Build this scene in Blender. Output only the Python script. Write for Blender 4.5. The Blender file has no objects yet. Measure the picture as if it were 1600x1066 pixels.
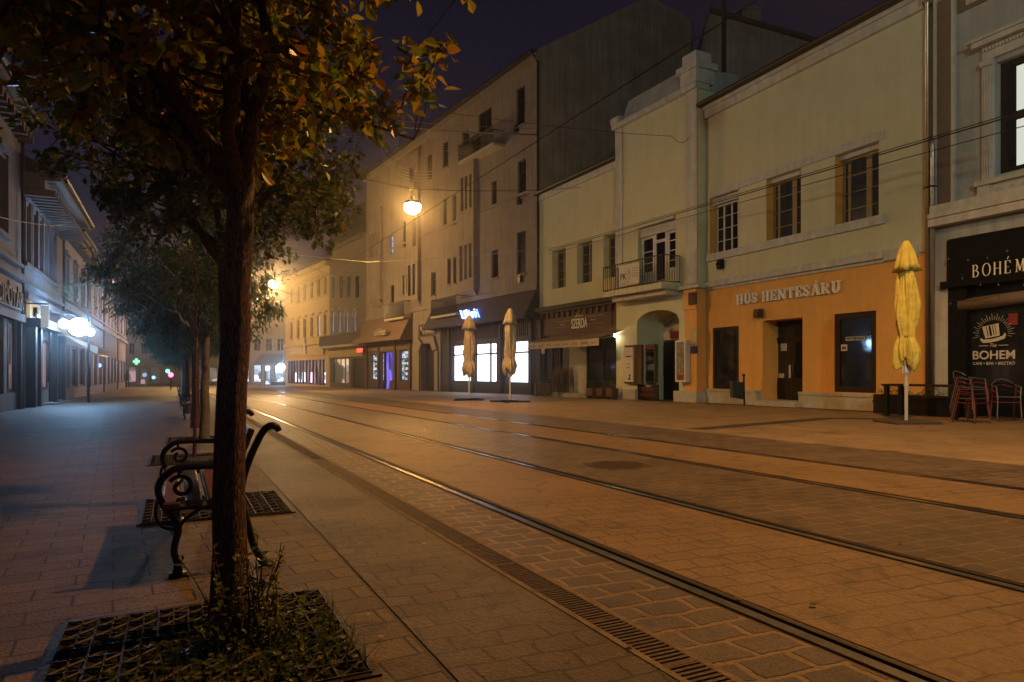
import bpy, math, random
from mathutils import Vector, Matrix
R = math.radians
C = bpy.context.scene.collection
SC = bpy.context.scene
rnd = random.Random(7)
# ---------------------------------------------------------------- camera numbers
CA, SA = math.cos(R(26)), math.sin(R(26))
EYE, FOC, SLOPE = 1.06, 1080.0, 0.0084
def gz(y): return -SLOPE*y
def ray(px, py=580):
    a = (px-800)/FOC
    return a*CA+SA, -a*SA+CA, (580-py)/FOC
def ground(px, py):
    X, Y, Z = ray(px, py); t = -EYE/(Z+SLOPE*Y)
    return t*X, t*Y
class Facade:
    """vertical plane; local x runs left to right as seen from the street, y into the building"""
    def __init__(s, o, u):
        s.o = o; n = math.hypot(*u); s.u = (u[0]/n, u[1]/n); s.v = (-s.u[1], s.u[0])
        s.ang = math.atan2(s.u[1], s.u[0])
    def hit(s, px, d=0):
        X, Y, _ = ray(px); ox = s.o[0]+d*s.v[0]; oy = s.o[1]+d*s.v[1]
        det = -X*s.u[1]+Y*s.u[0]
        t = (-ox*s.u[1]+oy*s.u[0])/det
        k = (X*t-ox)*s.u[0]+(Y*t-oy)*s.u[1]
        return k, t
    def x(s, px, d=0): return s.hit(px, d)[0]
    def z(s, px, py, d=0): return EYE+s.hit(px, d)[1]*(580-py)/FOC
    def w(s, x, d=0): return (s.o[0]+x*s.u[0]+d*s.v[0], s.o[1]+x*s.u[1]+d*s.v[1])
    def gz(s, x, d=0): return gz(s.w(x, d)[1])
def down(deg): return (-math.sin(R(deg)), -math.cos(R(deg)))
# ---------------------------------------------------------------- materials
MATS = {}
def _nt(name):
    m = bpy.data.materials.new(name); m.use_nodes = True
    nt = m.node_tree; b = nt.nodes['Principled BSDF']; MATS[name] = m
    return m, nt, b
def N(nt, t, **k):
    n = nt.nodes.new(t)
    for a, v in k.items():
        if a in n.inputs: n.inputs[a].default_value = v
        else: setattr(n, a, v)
    return n
def mat(name, col, rough=.7, metal=0, var=.25, scale=3, bump=.15, bscale=60, spec=.5, streak=0, runs=0):
    m, nt, b = _nt(name); L = nt.links.new
    b.inputs['Roughness'].default_value = rough; b.inputs['Metallic'].default_value = metal
    b.inputs['Specular IOR Level'].default_value = spec
    tc = N(nt, 'ShaderNodeTexCoord'); src = tc.outputs['Object']
    if var:
        mp = N(nt, 'ShaderNodeMapping'); L(src, mp.inputs[0])
        if streak: mp.inputs['Scale'].default_value = (1, 1, streak)
        n = N(nt, 'ShaderNodeTexNoise'); n.inputs['Scale'].default_value = scale; n.inputs['Detail'].default_value = 8
        n.inputs['Roughness'].default_value = .65
        L(mp.outputs[0], n.inputs['Vector'])
        r = N(nt, 'ShaderNodeMapRange'); r.inputs['From Min'].default_value = .3; r.inputs['From Max'].default_value = .7
        r.inputs['To Min'].default_value = 1-var; r.inputs['To Max'].default_value = 1+var*.4
        L(n.outputs['Fac'], r.inputs['Value'])
        mx = N(nt, 'ShaderNodeVectorMath', operation='SCALE'); mx.inputs[0].default_value = col
        L(r.outputs[0], mx.inputs['Scale']); L(mx.outputs[0], b.inputs['Base Color'])
        if runs:   # rain streaks and damp patches that run down the wall
            m2 = N(nt, 'ShaderNodeMapping'); L(src, m2.inputs[0]); m2.inputs['Scale'].default_value = (2.6, 2.6, .16)
            n5 = N(nt, 'ShaderNodeTexNoise'); n5.inputs['Scale'].default_value = 1.6; n5.inputs['Detail'].default_value = 9; n5.inputs['Roughness'].default_value = .7; L(m2.outputs[0], n5.inputs['Vector'])
            r5 = N(nt, 'ShaderNodeMapRange'); r5.inputs['From Min'].default_value = .35; r5.inputs['From Max'].default_value = .6; r5.inputs['To Min'].default_value = 1-runs; L(n5.outputs['Fac'], r5.inputs['Value'])
            s5 = N(nt, 'ShaderNodeVectorMath', operation='SCALE'); L(mx.outputs[0], s5.inputs[0]); L(r5.outputs[0], s5.inputs['Scale']); L(s5.outputs[0], b.inputs['Base Color'])
    else: b.inputs['Base Color'].default_value = (*col, 1)
    if bump:
        n2 = N(nt, 'ShaderNodeTexNoise'); n2.inputs['Scale'].default_value = bscale; n2.inputs['Detail'].default_value = 4
        L(src, n2.inputs['Vector'])
        bp = N(nt, 'ShaderNodeBump'); bp.inputs['Strength'].default_value = bump; bp.inputs['Distance'].default_value = .02
        L(n2.outputs['Fac'], bp.inputs['Height']); L(bp.outputs[0], b.inputs['Normal'])
    return m
def emit(name, col, s, base=(.02, .02, .02), pattern=None):
    m, nt, b = _nt(name); L = nt.links.new
    b.inputs['Base Color'].default_value = (*base, 1); b.inputs['Emission Color'].default_value = (*col, 1)
    b.inputs['Emission Strength'].default_value = s; b.inputs['Roughness'].default_value = .6
    if pattern:   # a lit interior seen through glass: shelves and goods in blocks
        tc = N(nt, 'ShaderNodeTexCoord'); mp = N(nt, 'ShaderNodeMapping'); L(tc.outputs['Object'], mp.inputs[0])
        mp.inputs['Scale'].default_value = pattern
        mp.inputs['Rotation'].default_value = (R(90), 0, 0)
        v = N(nt, 'ShaderNodeTexVoronoi', feature='F1', distance='CHEBYCHEV'); v.inputs['Scale'].default_value = 1
        L(mp.outputs[0], v.inputs['Vector'])
        hs = N(nt, 'ShaderNodeMapRange'); hs.inputs['From Min'].default_value = .1; hs.inputs['From Max'].default_value = .9
        hs.inputs['To Min'].default_value = s*.12; hs.inputs['To Max'].default_value = s*1.5
        sp = N(nt, 'ShaderNodeSeparateColor'); L(v.outputs['Color'], sp.inputs[0]); L(sp.outputs[0], hs.inputs['Value'])
        mx = N(nt, 'ShaderNodeMix', data_type='RGBA'); mx.inputs['Factor'].default_value = .25
        mx.inputs[6].default_value = (*col, 1); L(v.outputs['Color'], mx.inputs[7])
        L(mx.outputs[2], b.inputs['Emission Color']); L(hs.outputs[0], b.inputs['Emission Strength'])
    return m
def paving(name, c1, c2, mort, bw, bh, ms=.01, rough=.6, distort=.02, bump=.6, rot=0, offset=.5, wear=.3, spec=.5, patch=None):
    m, nt, b = _nt(name); L = nt.links.new
    g = N(nt, 'ShaderNodeNewGeometry')
    mp = N(nt, 'ShaderNodeMapping'); mp.inputs['Rotation'].default_value = (0, 0, rot); L(g.outputs['Position'], mp.inputs[0])
    nz = N(nt, 'ShaderNodeTexNoise'); nz.inputs['Scale'].default_value = 5; nz.inputs['Detail'].default_value = 3; L(mp.outputs[0], nz.inputs['Vector'])
    sb = N(nt, 'ShaderNodeVectorMath', operation='SUBTRACT'); L(nz.outputs['Color'], sb.inputs[0]); sb.inputs[1].default_value = (.5, .5, .5)
    sc = N(nt, 'ShaderNodeVectorMath', operation='SCALE'); L(sb.outputs[0], sc.inputs[0]); sc.inputs['Scale'].default_value = distort*4
    ad = N(nt, 'ShaderNodeVectorMath', operation='ADD'); L(mp.outputs[0], ad.inputs[0]); L(sc.outputs[0], ad.inputs[1])
    br = N(nt, 'ShaderNodeTexBrick'); L(ad.outputs[0], br.inputs['Vector'])
    br.offset = offset
    br.inputs['Scale'].default_value = 1; br.inputs['Brick Width'].default_value = bw; br.inputs['Row Height'].default_value = bh
    br.inputs['Mortar Size'].default_value = ms; br.inputs['Mortar Smooth'].default_value = .3; br.inputs['Bias'].default_value = 0
    br.inputs['Color1'].default_value = (*c1, 1); br.inputs['Color2'].default_value = (*c2, 1); br.inputs['Mortar'].default_value = (*mort, 1)
    n = N(nt, 'ShaderNodeTexNoise'); n.inputs['Scale'].default_value = 1.3; n.inputs['Detail'].default_value = 10; n.inputs['Roughness'].default_value = .7; L(g.outputs['Position'], n.inputs['Vector'])
    r = N(nt, 'ShaderNodeMapRange'); r.inputs['From Min'].default_value = .3; r.inputs['From Max'].default_value = .7
    r.inputs['To Min'].default_value = 1-wear; r.inputs['To Max'].default_value = 1+wear*.6; L(n.outputs['Fac'], r.inputs['Value'])
    mx = N(nt, 'ShaderNodeVectorMath', operation='SCALE'); L(br.outputs['Color'], mx.inputs[0]); L(r.outputs[0], mx.inputs['Scale'])
    out = mx.outputs[0]
    if patch:   # sand and dirt lying over the joints in patches
        n5 = N(nt, 'ShaderNodeTexNoise'); n5.inputs['Scale'].default_value = .8; n5.inputs['Detail'].default_value = 6; L(g.outputs['Position'], n5.inputs['Vector'])
        r5 = N(nt, 'ShaderNodeMapRange'); r5.inputs['From Min'].default_value = .42; r5.inputs['From Max'].default_value = .58; L(n5.outputs['Fac'], r5.inputs['Value'])
        r5.inputs['To Max'].default_value = .8
        m5 = N(nt, 'ShaderNodeMix', data_type='RGBA'); L(r5.outputs[0], m5.inputs['Factor']); L(out, m5.inputs[6]); m5.inputs[7].default_value = (*patch, 1)
        out = m5.outputs[2]
    n6 = N(nt, 'ShaderNodeTexNoise'); n6.inputs['Scale'].default_value = 38; n6.inputs['Detail'].default_value = 6; n6.inputs['Roughness'].default_value = .75; L(g.outputs['Position'], n6.inputs['Vector'])
    r6 = N(nt, 'ShaderNodeMapRange'); r6.inputs['From Min'].default_value = .3; r6.inputs['From Max'].default_value = .7; r6.inputs['To Min'].default_value = .6; r6.inputs['To Max'].default_value = 1.3; L(n6.outputs['Fac'], r6.inputs['Value'])
    n7 = N(nt, 'ShaderNodeTexNoise'); n7.inputs['Scale'].default_value = 2.7; n7.inputs['Detail'].default_value = 5; n7.inputs['Distortion'].default_value = 1.5; L(g.outputs['Position'], n7.inputs['Vector'])
    r7 = N(nt, 'ShaderNodeMapRange'); r7.inputs['From Min'].default_value = .30; r7.inputs['From Max'].default_value = .42; r7.inputs['To Min'].default_value = .55; L(n7.outputs['Fac'], r7.inputs['Value'])
    s6 = N(nt, 'ShaderNodeMath', operation='MULTIPLY'); L(r6.outputs[0], s6.inputs[0]); L(r7.outputs[0], s6.inputs[1])
    s7 = N(nt, 'ShaderNodeVectorMath', operation='SCALE'); L(out, s7.inputs[0]); L(s6.outputs[0], s7.inputs['Scale']); out = s7.outputs[0]
    L(out, b.inputs['Base Color'])
    n3 = N(nt, 'ShaderNodeTexNoise'); n3.inputs['Scale'].default_value = 70; n3.inputs['Detail'].default_value = 5; L(g.outputs['Position'], n3.inputs['Vector'])
    m3 = N(nt, 'ShaderNodeMath', operation='MULTIPLY_ADD'); L(n3.outputs['Fac'], m3.inputs[0]); m3.inputs[1].default_value = .6
    iv = N(nt, 'ShaderNodeMath', operation='SUBTRACT'); iv.inputs[0].default_value = 1; L(br.outputs['Fac'], iv.inputs[1]); L(iv.outputs[0], m3.inputs[2])
    bp = N(nt, 'ShaderNodeBump'); bp.inputs['Strength'].default_value = bump; bp.inputs['Distance'].default_value = .022
    L(m3.outputs[0], bp.inputs['Height']); L(bp.outputs[0], b.inputs['Normal'])
    rr = N(nt, 'ShaderNodeMapRange'); rr.inputs['To Min'].default_value = rough-.12; rr.inputs['To Max'].default_value = rough+.15; L(n3.outputs['Fac'], rr.inputs['Value'])
    L(rr.outputs[0], b.inputs['Roughness']); b.inputs['Specular IOR Level'].default_value = spec
    return m
# ---------------------------------------------------------------- mesh collector
SPLIT = dict(pilaster='pilaster', window_reveals='window_reveal', plinth='plinth', shop_window_glass='shop_window_pane', shopfront_frame='shopfront_frame', shop_pilaster='shop_pilaster', goods='shelf_goods', bright_display='bright_display', sills='sill', brown_panels='brown_panel', upper_windows='upper_window', display_goods='display_item', vent_boxes='vent_box', black_columns='black_column', papers='paper_sheet', red_ornament='red_ornament', small_print='small_print', panel_slots='panel_slot', stall_riser='stall_riser', rules='rule', lamp_arm='lamp_arm', bulbs='bulb', bracket='bracket', legs='leg', window_apron='window_apron', cornices='cornice', cornice='cornice', lit_room='lit_room', window_trim='window_trim', fascia='fascia', edge_tiles='edge_tiles', portal='portal', parapet='parapet')
class MB:
    def __init__(s): s.v = []; s.f = []; s.mi = []; s.cur = 0; s.M = None
    def add(s, vs, fs):
        k = len(s.v)
        s.v += [tuple(s.M @ Vector(p)) for p in vs] if s.M else [tuple(p) for p in vs]
        s.f += [tuple(i+k for i in f) for f in fs]; s.mi += [s.cur]*len(fs); return s
    def box(s, x0, x1, y0, y1, z0, z1):
        return s.add([(x0,y0,z0),(x1,y0,z0),(x1,y1,z0),(x0,y1,z0),(x0,y0,z1),(x1,y0,z1),(x1,y1,z1),(x0,y1,z1)],
                     [(0,3,2,1),(4,5,6,7),(0,1,5,4),(1,2,6,5),(2,3,7,6),(3,0,4,7)])
    def quad(s, *p): return s.add(p, [tuple(range(len(p)))])
    def prism(s, pts, axis, a0, a1):
        """polygon pts (2D) extruded along axis ('x','y','z')"""
        def mk(p, a): return {'x': (a, p[0], p[1]), 'y': (p[0], a, p[1]), 'z': (p[0], p[1], a)}[axis]
        n = len(pts); vs = [mk(p, a0) for p in pts]+[mk(p, a1) for p in pts]
        return s.add(vs, [tuple(range(n))[::-1], tuple(range(n, 2*n))]+[(i, (i+1) % n, n+(i+1) % n, n+i) for i in range(n)])
    def tube(s, path, r, n=8, cap=True):
        path = [Vector(p) for p in path]; m = len(path)
        rs = r if isinstance(r, (list, tuple)) else [r]*m
        vs = []; ref = None
        for i, p in enumerate(path):
            t = (path[min(i+1, m-1)]-path[max(i-1, 0)])
            if t.length < 1e-9: t = Vector((0, 0, 1))
            t.normalize()
            if ref is None: ref = Vector((1, 0, 0)) if abs(t.x) < .9 else Vector((0, 1, 0))
            a = (ref-t*ref.dot(t)); a.normalize(); ref = a; b = t.cross(a)
            for k in range(n):
                w = 2*math.pi*k/n; vs.append(p+(a*math.cos(w)+b*math.sin(w))*rs[i])
        fs = [(i*n+k, i*n+(k+1) % n, (i+1)*n+(k+1) % n, (i+1)*n+k) for i in range(m-1) for k in range(n)]
        if cap: fs += [tuple(range(n))[::-1], tuple((m-1)*n+k for k in range(n))]
        return s.add(vs, fs)
    def lathe(s, prof, c=(0, 0, 0), n=16, jit=None, zj=None):
        vs = []; m = len(prof)
        for i, (r, z) in enumerate(prof):
            for k in range(n):
                w = 2*math.pi*k/n; rr = r*(jit(w, z) if jit else 1)
                vs.append((c[0]+rr*math.cos(w), c[1]+rr*math.sin(w), c[2]+z+(zj(w, z) if zj else 0)))
        fs = [(i*n+k, i*n+(k+1) % n, (i+1)*n+(k+1) % n, (i+1)*n+k) for i in range(m-1) for k in range(n)]
        fs += [tuple(range(n))[::-1], tuple((m-1)*n+k for k in range(n))]
        return s.add(vs, fs)
    def sphere(s, c, r, n=10, sz=1):
        return s.lathe([(max(r*math.sin(math.pi*i/n), .001), -r*sz*math.cos(math.pi*i/n)) for i in range(n+1)], c, n*2)
    def pieces(s, tol=.012):
        par = list(range(len(s.v)))
        def find(i):
            while par[i] != i: par[i] = par[par[i]]; i = par[i]
            return i
        for f in s.f:
            a = find(f[0])
            for i in f[1:]: par[find(i)] = a
        comp = {}
        for i in range(len(s.v)): comp.setdefault(find(i), []).append(i)
        bb = [[[min(s.v[i][k] for i in c)-tol for k in range(3)], [max(s.v[i][k] for i in c)+tol for k in range(3)], c] for c in comp.values()]
        done = False
        while not done:
            done = True
            for i in range(len(bb)):
                for j in range(i+1, len(bb)):
                    A, B = bb[i], bb[j]
                    if all(A[0][k] <= B[1][k] and B[0][k] <= A[1][k] for k in range(3)):
                        A[0] = [min(A[0][k], B[0][k]) for k in range(3)]; A[1] = [max(A[1][k], B[1][k]) for k in range(3)]; A[2] = A[2]+B[2]; bb.pop(j); done = False; break
                if not done: break
        return [b[2] for b in bb]
    def build(s, name, m, parent=None, smooth=False, label=None, bevel=0):
        if parent and name in SPLIT:
            ps = s.pieces()
            if len(ps) > 1:
                for c in ps:
                    ix = {v: k for k, v in enumerate(sorted(c))}; q = MB(); q.v = [s.v[i] for i in sorted(c)]
                    q.f = [tuple(ix[i] for i in f) for f in s.f if f[0] in ix]; q.mi = [0]*len(q.f)
                    o = q.build(SPLIT[name], m, parent, smooth, label, bevel)
                return o
            name = SPLIT[name]
        me = bpy.data.meshes.new(name); me.from_pydata(s.v, [], s.f)
        ms = m if isinstance(m, list) else [m]
        for q in ms: me.materials.append(MATS[q] if isinstance(q, str) else q)
        if len(ms) > 1: me.polygons.foreach_set('material_index', s.mi)
        if smooth: me.polygons.foreach_set('use_smooth', [True]*len(me.polygons))
        me.update()
        o = bpy.data.objects.new(name, me); C.objects.link(o)
        if parent: o.parent = parent
        if label: o['label'] = label
        if bevel:
            b = o.modifiers.new('bevel', 'BEVEL'); b.width = bevel; b.segments = 2; b.limit_method = 'ANGLE'
        return o
def tag(o, label=None, cat=None, group=None, kind=None):
    if label: o['label'] = label
    if cat: o['category'] = cat
    if group: o['group'] = group
    if kind: o['kind'] = kind
    return o
def thing(name, label, cat, loc=(0, 0, 0), rz=0, group=None, kind=None):
    o = bpy.data.objects.new(name, None); C.objects.link(o); o.location = loc; o.rotation_euler = (0, 0, rz)
    o.empty_display_size = .2
    return tag(o, label, cat, group, kind)
def dup(root, loc, rz=None, label=None, scale=None):
    r = root.copy(); C.objects.link(r); r.location = loc
    if rz is not None: r.rotation_euler = (0, 0, rz)
    if label: r['label'] = label
    if scale: r.scale = scale
    for ch in list(root.children):
        c = ch.copy(); C.objects.link(c); c.parent = r
        for g in list(ch.children):
            d = g.copy(); C.objects.link(d); d.parent = c
    return r
def text(body, name, m, parent, size, loc, rot=(R(90), 0, 0), ext=.01, bold=0, align='LEFT', shear=0, width=None, space=1, label=None):
    cu = bpy.data.curves.new(name, 'FONT'); cu.body = body; cu.size = size; cu.extrude = ext; cu.offset = bold
    cu.align_x = align; cu.shear = shear; cu.space_character = space
    o = bpy.data.objects.new(name, cu); C.objects.link(o)
    dg = bpy.context.evaluated_depsgraph_get(); me = bpy.data.meshes.new_from_object(o.evaluated_get(dg))
    bpy.data.objects.remove(o); me.name = name
    if width:
        xs = [v.co.x for v in me.vertices]; k = width/(max(xs)-min(xs)); x0 = min(xs)
        for v in me.vertices: v.co.x = (v.co.x-(x0 if align == 'LEFT' else 0))*k
    me.materials.clear(); me.materials.append(MATS[m])
    q = bpy.data.objects.new(name, me); C.objects.link(q); q.parent = parent; q.location = loc; q.rotation_euler = rot
    if label: q['label'] = label
    return q
def wall_mesh(mb, x0, x1, z0, z1, holes, y=0, rev=.25):
    """front face with rectangular holes and their reveals"""
    xs = sorted({x0, x1} | {min(max(v, x0), x1) for h in holes for v in (h[0], h[1])})
    zs = sorted({z0, z1} | {min(max(v, z0), z1) for h in holes for v in (h[2], h[3])})
    for i in range(len(xs)-1):
        for j in range(len(zs)-1):
            a, b, c, d = xs[i], xs[i+1], zs[j], zs[j+1]
            if b-a < 1e-4 or d-c < 1e-4: continue
            mx, mz = (a+b)/2, (c+d)/2
            if any(h[0] < mx < h[1] and h[2] < mz < h[3] for h in holes): continue
            mb.quad((a, y, c), (b, y, c), (b, y, d), (a, y, d))
    for h in holes:
        a, b, c, d = h[:4]; r = h[4] if len(h) > 4 else rev
        mb.quad((a, y, c), (a, y, d), (a, y+r, d), (a, y+r, c)); mb.quad((b, y, d), (b, y, c), (b, y+r, c), (b, y+r, d))
        mb.quad((a, y, d), (b, y, d), (b, y+r, d), (a, y+r, d)); mb.quad((b, y, c), (a, y, c), (a, y+r, c), (b, y+r, c))
    return mb
def shell(mb, x0, x1, z0, z1, D, y=0):
    mb.quad((x0, y, z0), (x0, y, z1), (x0, D, z1), (x0, D, z0)); mb.quad((x1, y, z1), (x1, y, z0), (x1, D, z0), (x1, D, z1))
    mb.quad((x0, D, z0), (x0, D, z1), (x1, D, z1), (x1, D, z0)); mb.quad((x0, y, z1), (x1, y, z1), (x1, D, z1), (x0, D, z1)); return mb
def window(par, x0, x1, z0, z1, y, fm, gm, cols=(.5,), rows=(.33, .66), fw=.06, thin=.02, label=None, name='window'):
    """frame with mullions at the given fractions, pane behind as its child"""
    m = MB()
    m.box(x0, x0+fw, y, y+.07, z0, z1); m.box(x1-fw, x1, y, y+.07, z0, z1)
    m.box(x0+fw, x1-fw, y, y+.07, z0, z0+fw); m.box(x0+fw, x1-fw, y, y+.07, z1-fw, z1)
    for c in cols:
        cx = x0+(x1-x0)*c; m.box(cx-fw*.6, cx+fw*.6, y+.003, y+.06, z0+fw, z1-fw)
    xs = [x0+fw]+[x0+(x1-x0)*c for c in cols]+[x1-fw]
    for q in rows:
        cz = z0+(z1-z0)*q
        for i in range(len(xs)-1):
            m.box(xs[i]+(fw*.6 if i else 0), xs[i+1]-(fw*.6 if i < len(xs)-2 else 0), y+.008, y+.05, cz-thin, cz+thin)
    f = m.build(name, fm, par, label=label)
    p = MB().quad((x0+.01, y+.04, z0+.01), (x1-.01, y+.04, z0+.01), (x1-.01, y+.04, z1-.01), (x0+.01, y+.04, z1-.01))
    p.build('pane', gm, f)
    return f
# palette
mat('plaster_yellow', (.62, .62, .43), .85, runs=.08, var=.10, scale=1.2, bump=.12)
mat('plaster_orange', (.78, .42, .11), .8, runs=.10, var=.12, scale=1.5, bump=.1)
mat('plaster_reveal', (.75, .36, .08), .8, var=.1)
mat('trim_white', (.60, .60, .56), .7, runs=.25, var=.2, bump=.08)
mat('stone_plinth', (.5, .47, .38), .75, var=.25, scale=4, bump=.15)
mat('plaster_rose', (.31, .26, .22), .85, runs=.3, var=.2, scale=1.0, bump=.2)
mat('plaster_dark', (.17, .14, .12), .85, runs=.3, var=.3, bump=.2)
mat('gable_plaster', (.40, .34, .28), .9, runs=.35, var=.35, scale=.6, bump=.25, bscale=20)
mat('plaster_ochre', (.55, .42, .2), .85, runs=.25, var=.2, bump=.15)
mat('plaster_grey', (.19, .18, .2), .85, runs=.3, var=.25, scale=1, bump=.25)
mat('plaster_bluegrey', (.42, .45, .46), .85, runs=.25, var=.18, scale=1.2, bump=.2)
mat('strip_brown', (.17, .13, .11), .8, var=.2)
mat('roof_tile', (.05, .035, .03), .8, var=.4, scale=8, bump=.6, bscale=14)
mat('gutter', (.03, .03, .032), .5, metal=.6, var=.2)
mat('pipe_metal', (.5, .48, .45), .35, metal=.9, var=.3)
mat('dark_wood', (.03, .019, .014), .65, spec=.2, var=.35, scale=6, bump=.25, streak=.15)
mat('brown_wood', (.10, .05, .03), .65, spec=.25, var=.35, scale=6, bump=.2, streak=.15)
mat('shutter_wood', (.34, .24, .12), .6, var=.25, streak=.2)
mat('navy_paint', (.004, .005, .010), .7, var=.2, spec=.15)
mat('white_paint', (.62, .62, .6), .5, var=.08, bump=.03)
mat('cream_letter', (.86, .85, .76), .6, var=.1, bump=.03)
mat('iron', (.012, .013, .015), .38, metal=.3, var=.3, bump=.15)
mat('rust_iron', (.10, .06, .038), .55, metal=.3, var=.5, scale=20, bump=.4)
mat('steel_rail', (.42, .37, .33), .24, metal=1, var=.3, scale=9, bump=.08)
mat('rail_web', (.04, .027, .02), .55, metal=.5, var=.4, bump=.3)
mat('bench_wood', (.16, .065, .04), .42, var=.35, scale=5, bump=.2, streak=1)
mat('canvas_yellow', (.78, .64, .13), .85, var=.3, scale=7, bump=1, bscale=16)
mat('canvas_cream', (.5, .42, .3), .85, var=.3, scale=6, bump=1, bscale=14)
mat('canvas_brown', (.24, .15, .09), .85, var=.2, bump=.15)
mat('canvas_plum', (.06, .045, .06), .8, var=.2, bump=.15)
mat('black_glass', (.008, .009, .011), .06, var=0, bump=.0, spec=.6)
mat('shop_glass', (.02, .022, .026), .05, var=.5, scale=1.4, bump=0, spec=.7)
mat('curtain_glass', (.045, .055, .07), .15, var=.7, scale=6, bump=0, spec=.6, streak=.05)
mat('paper', (.6, .58, .52), .8, var=.1, bump=0)
mat('paper_red', (.22, .03, .025), .7, var=.1, bump=0)
mat('poster_mix', (.28, .24, .16), .6, var=.8, scale=9, bump=0)
mat('edge_mortar', (.24, .175, .11), .8, var=.5, scale=9, bump=.5)
mat('grate_iron', (.035, .025, .02), .55, metal=.3, var=.5, scale=20, bump=.4)
mat('bitumen', (.07, .05, .035), .6, var=.4, scale=12, bump=.5)
mat('slab_dark', (.09, .075, .06), .7, var=.4, bump=.3)
mat('soil', (.018, .012, .008), .95, var=.4, scale=15, bump=.8, bscale=40)
mat('red_metal', (.22, .03, .03), .35, metal=.1, var=.1)
mat('grey_metal', (.2, .19, .19), .4, metal=.5, var=.1)
mat('wicker', (.14, .085, .04), .6, var=.3, scale=20)
mat('black_plastic', (.010, .011, .011), .55, spec=.2, var=.2)
mat('green_plastic', (.01, .03, .02), .35, var=.2)
mat('coat_dark', (.02, .02, .025), .9, var=.2)
mat('skin', (.35, .2, .14), .6, var=.05, bump=0)
mat('wire', (.02, .02, .022), .5, metal=.5, var=0, bump=0)
mat('wire_silver', (.5, .48, .45), .3, metal=.9, var=0, bump=0)
mat('blue_paint', (.02, .03, .10), .5, var=.2)
mat('hedge', (.03, .045, .02), .8, var=.5, scale=20, bump=1, bscale=30)
mat('gold_letter', (.5, .38, .16), .5, var=.1, bump=0)
emit('lamp_sodium', (1, .50, .13), 400); emit('lamp_white', (.34, .62, 1), 130); emit('lamp_warm', (1, .82, .55), 40)
emit('libri_room', (.86, .9, 1), 3.2); emit('libri_sign', (.08, .18, 1), 7); emit('libri_core', (.3, .45, 1), 5)
emit('blue_room', (.01, .03, 1), .9, pattern=(2.2, 1, .7)); emit('room_cool', (.55, .75, .85), .9, pattern=(3.2, 3, 6)); emit('room_window', (.9, .95, .8), .75); emit('sign_glow', (.8, .85, .8), .35)
emit('lit_blue', (.45, .6, 1), .9); emit('lit_shop_far', (.75, .85, 1), 2.0, pattern=(.7, 1, .9)); emit('lit_shop_warm', (.55, .33, .3), .35, pattern=(1.3, 1, .5))
emit('neon_red', (1, .05, .03), 4); emit('neon_green', (.1, 1, .35), 5); emit('neon_pink', (1, .08, .3), 9); emit('neon_blue', (.15, .3, 1), 5)
emit('sign_warm', (.9, .65, .25), .5); emit('dim_warm', (.7, .38, .25), .3, pattern=(1.5, 1, .6)); emit('yard_glow', (.6, .35, .2), .5)
emit('far_lit', (.8, .55, .35), .7, pattern=(.3, 1, .4))
HAZE = .0023
# ================================================================ ground
def bend(x, y): return x if y < 30 else x-.0008*(y-30)**2*min(max((x-.5)/2, 0), 1)
paving('pavers_left', (.16, .105, .066), (.10, .066, .043), (.03, .02, .012), .34, .19, .007, .62, .004, .8, rot=R(-4), wear=.25)
paving('setts_small', (.12, .08, .052), (.08, .056, .038), (.045, .03, .02), .2, .15, .009, .55, .02, .9, rot=R(4), wear=.45, patch=(.15, .115, .085))
paving('setts_large', (.15, .11, .095), (.10, .075, .07), (.29, .19, .10), .25, .17, .018, .5, .018, .9, rot=R(3), wear=.3)
paving('setts_middle', (.15, .108, .08), (.085, .062, .05), (.27, .185, .10), .26, .16, .012, .42, .022, 1, rot=R(3), wear=.5)
paving('track_infill', (.26, .165, .085), (.21, .132, .068), (.12, .075, .04), .23, .17, .008, .5, .02, .8, rot=R(6), wear=.3, patch=(.25, .16, .08))
paving('asphalt_right', (.29, .21, .125), (.26, .185, .11), (.22, .16, .095), 1.3, .9, .006, .62, .01, .3, wear=.4)
paving('edge_setts', (.085, .065, .055), (.06, .05, .042), (.04, .03, .022), .2, .14, .01, .6, .02, .9, wear=.4)
def strip(name, x0, x1, m, y0=-12, y1=200, dz=0, nx=2, label='', bendl=True, kind='structure'):
    mb = MB(); ys = [y0+i*(y1-y0)/70 for i in range(71)]
    vs = []
    for y in ys:
        for k in range(nx+1):
            x = x0+(x1-x0)*k/nx; vs.append((bend(x, y), y, gz(y)+dz))
    mb.add(vs, [(j*(nx+1)+k, j*(nx+1)+k+1, (j+1)*(nx+1)+k+1, (j+1)*(nx+1)+k) for j in range(70) for k in range(nx)])
    o = mb.build(name, m)
    if kind: o['kind'] = kind
    return o
MB().add([(-400, -150, gz(-150)-.06), (400, -150, gz(-150)-.06), (400, 700, gz(700)-.06), (-400, 700, gz(700)-.06)], [(0, 1, 2, 3)]).build('ground', 'asphalt_right')['kind'] = 'structure'
strip('sidewalk', -5.2, .865, 'pavers_left')
strip('kerb_joint', .865, .888, 'bitumen', dz=-.005)
strip('road', .888, 1.57, 'setts_small')
strip('road', 1.77, 2.24, 'setts_large')
strip('road', 2.42, 3.69, 'track_infill')
strip('road', 3.87, 5.56, 'setts_middle')
strip('road', 5.74, 6.96, 'track_infill')
strip('road', 7.14, 8.9, 'setts_middle')
strip('sidewalk', 8.9, 19.6, 'asphalt_right')
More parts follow.
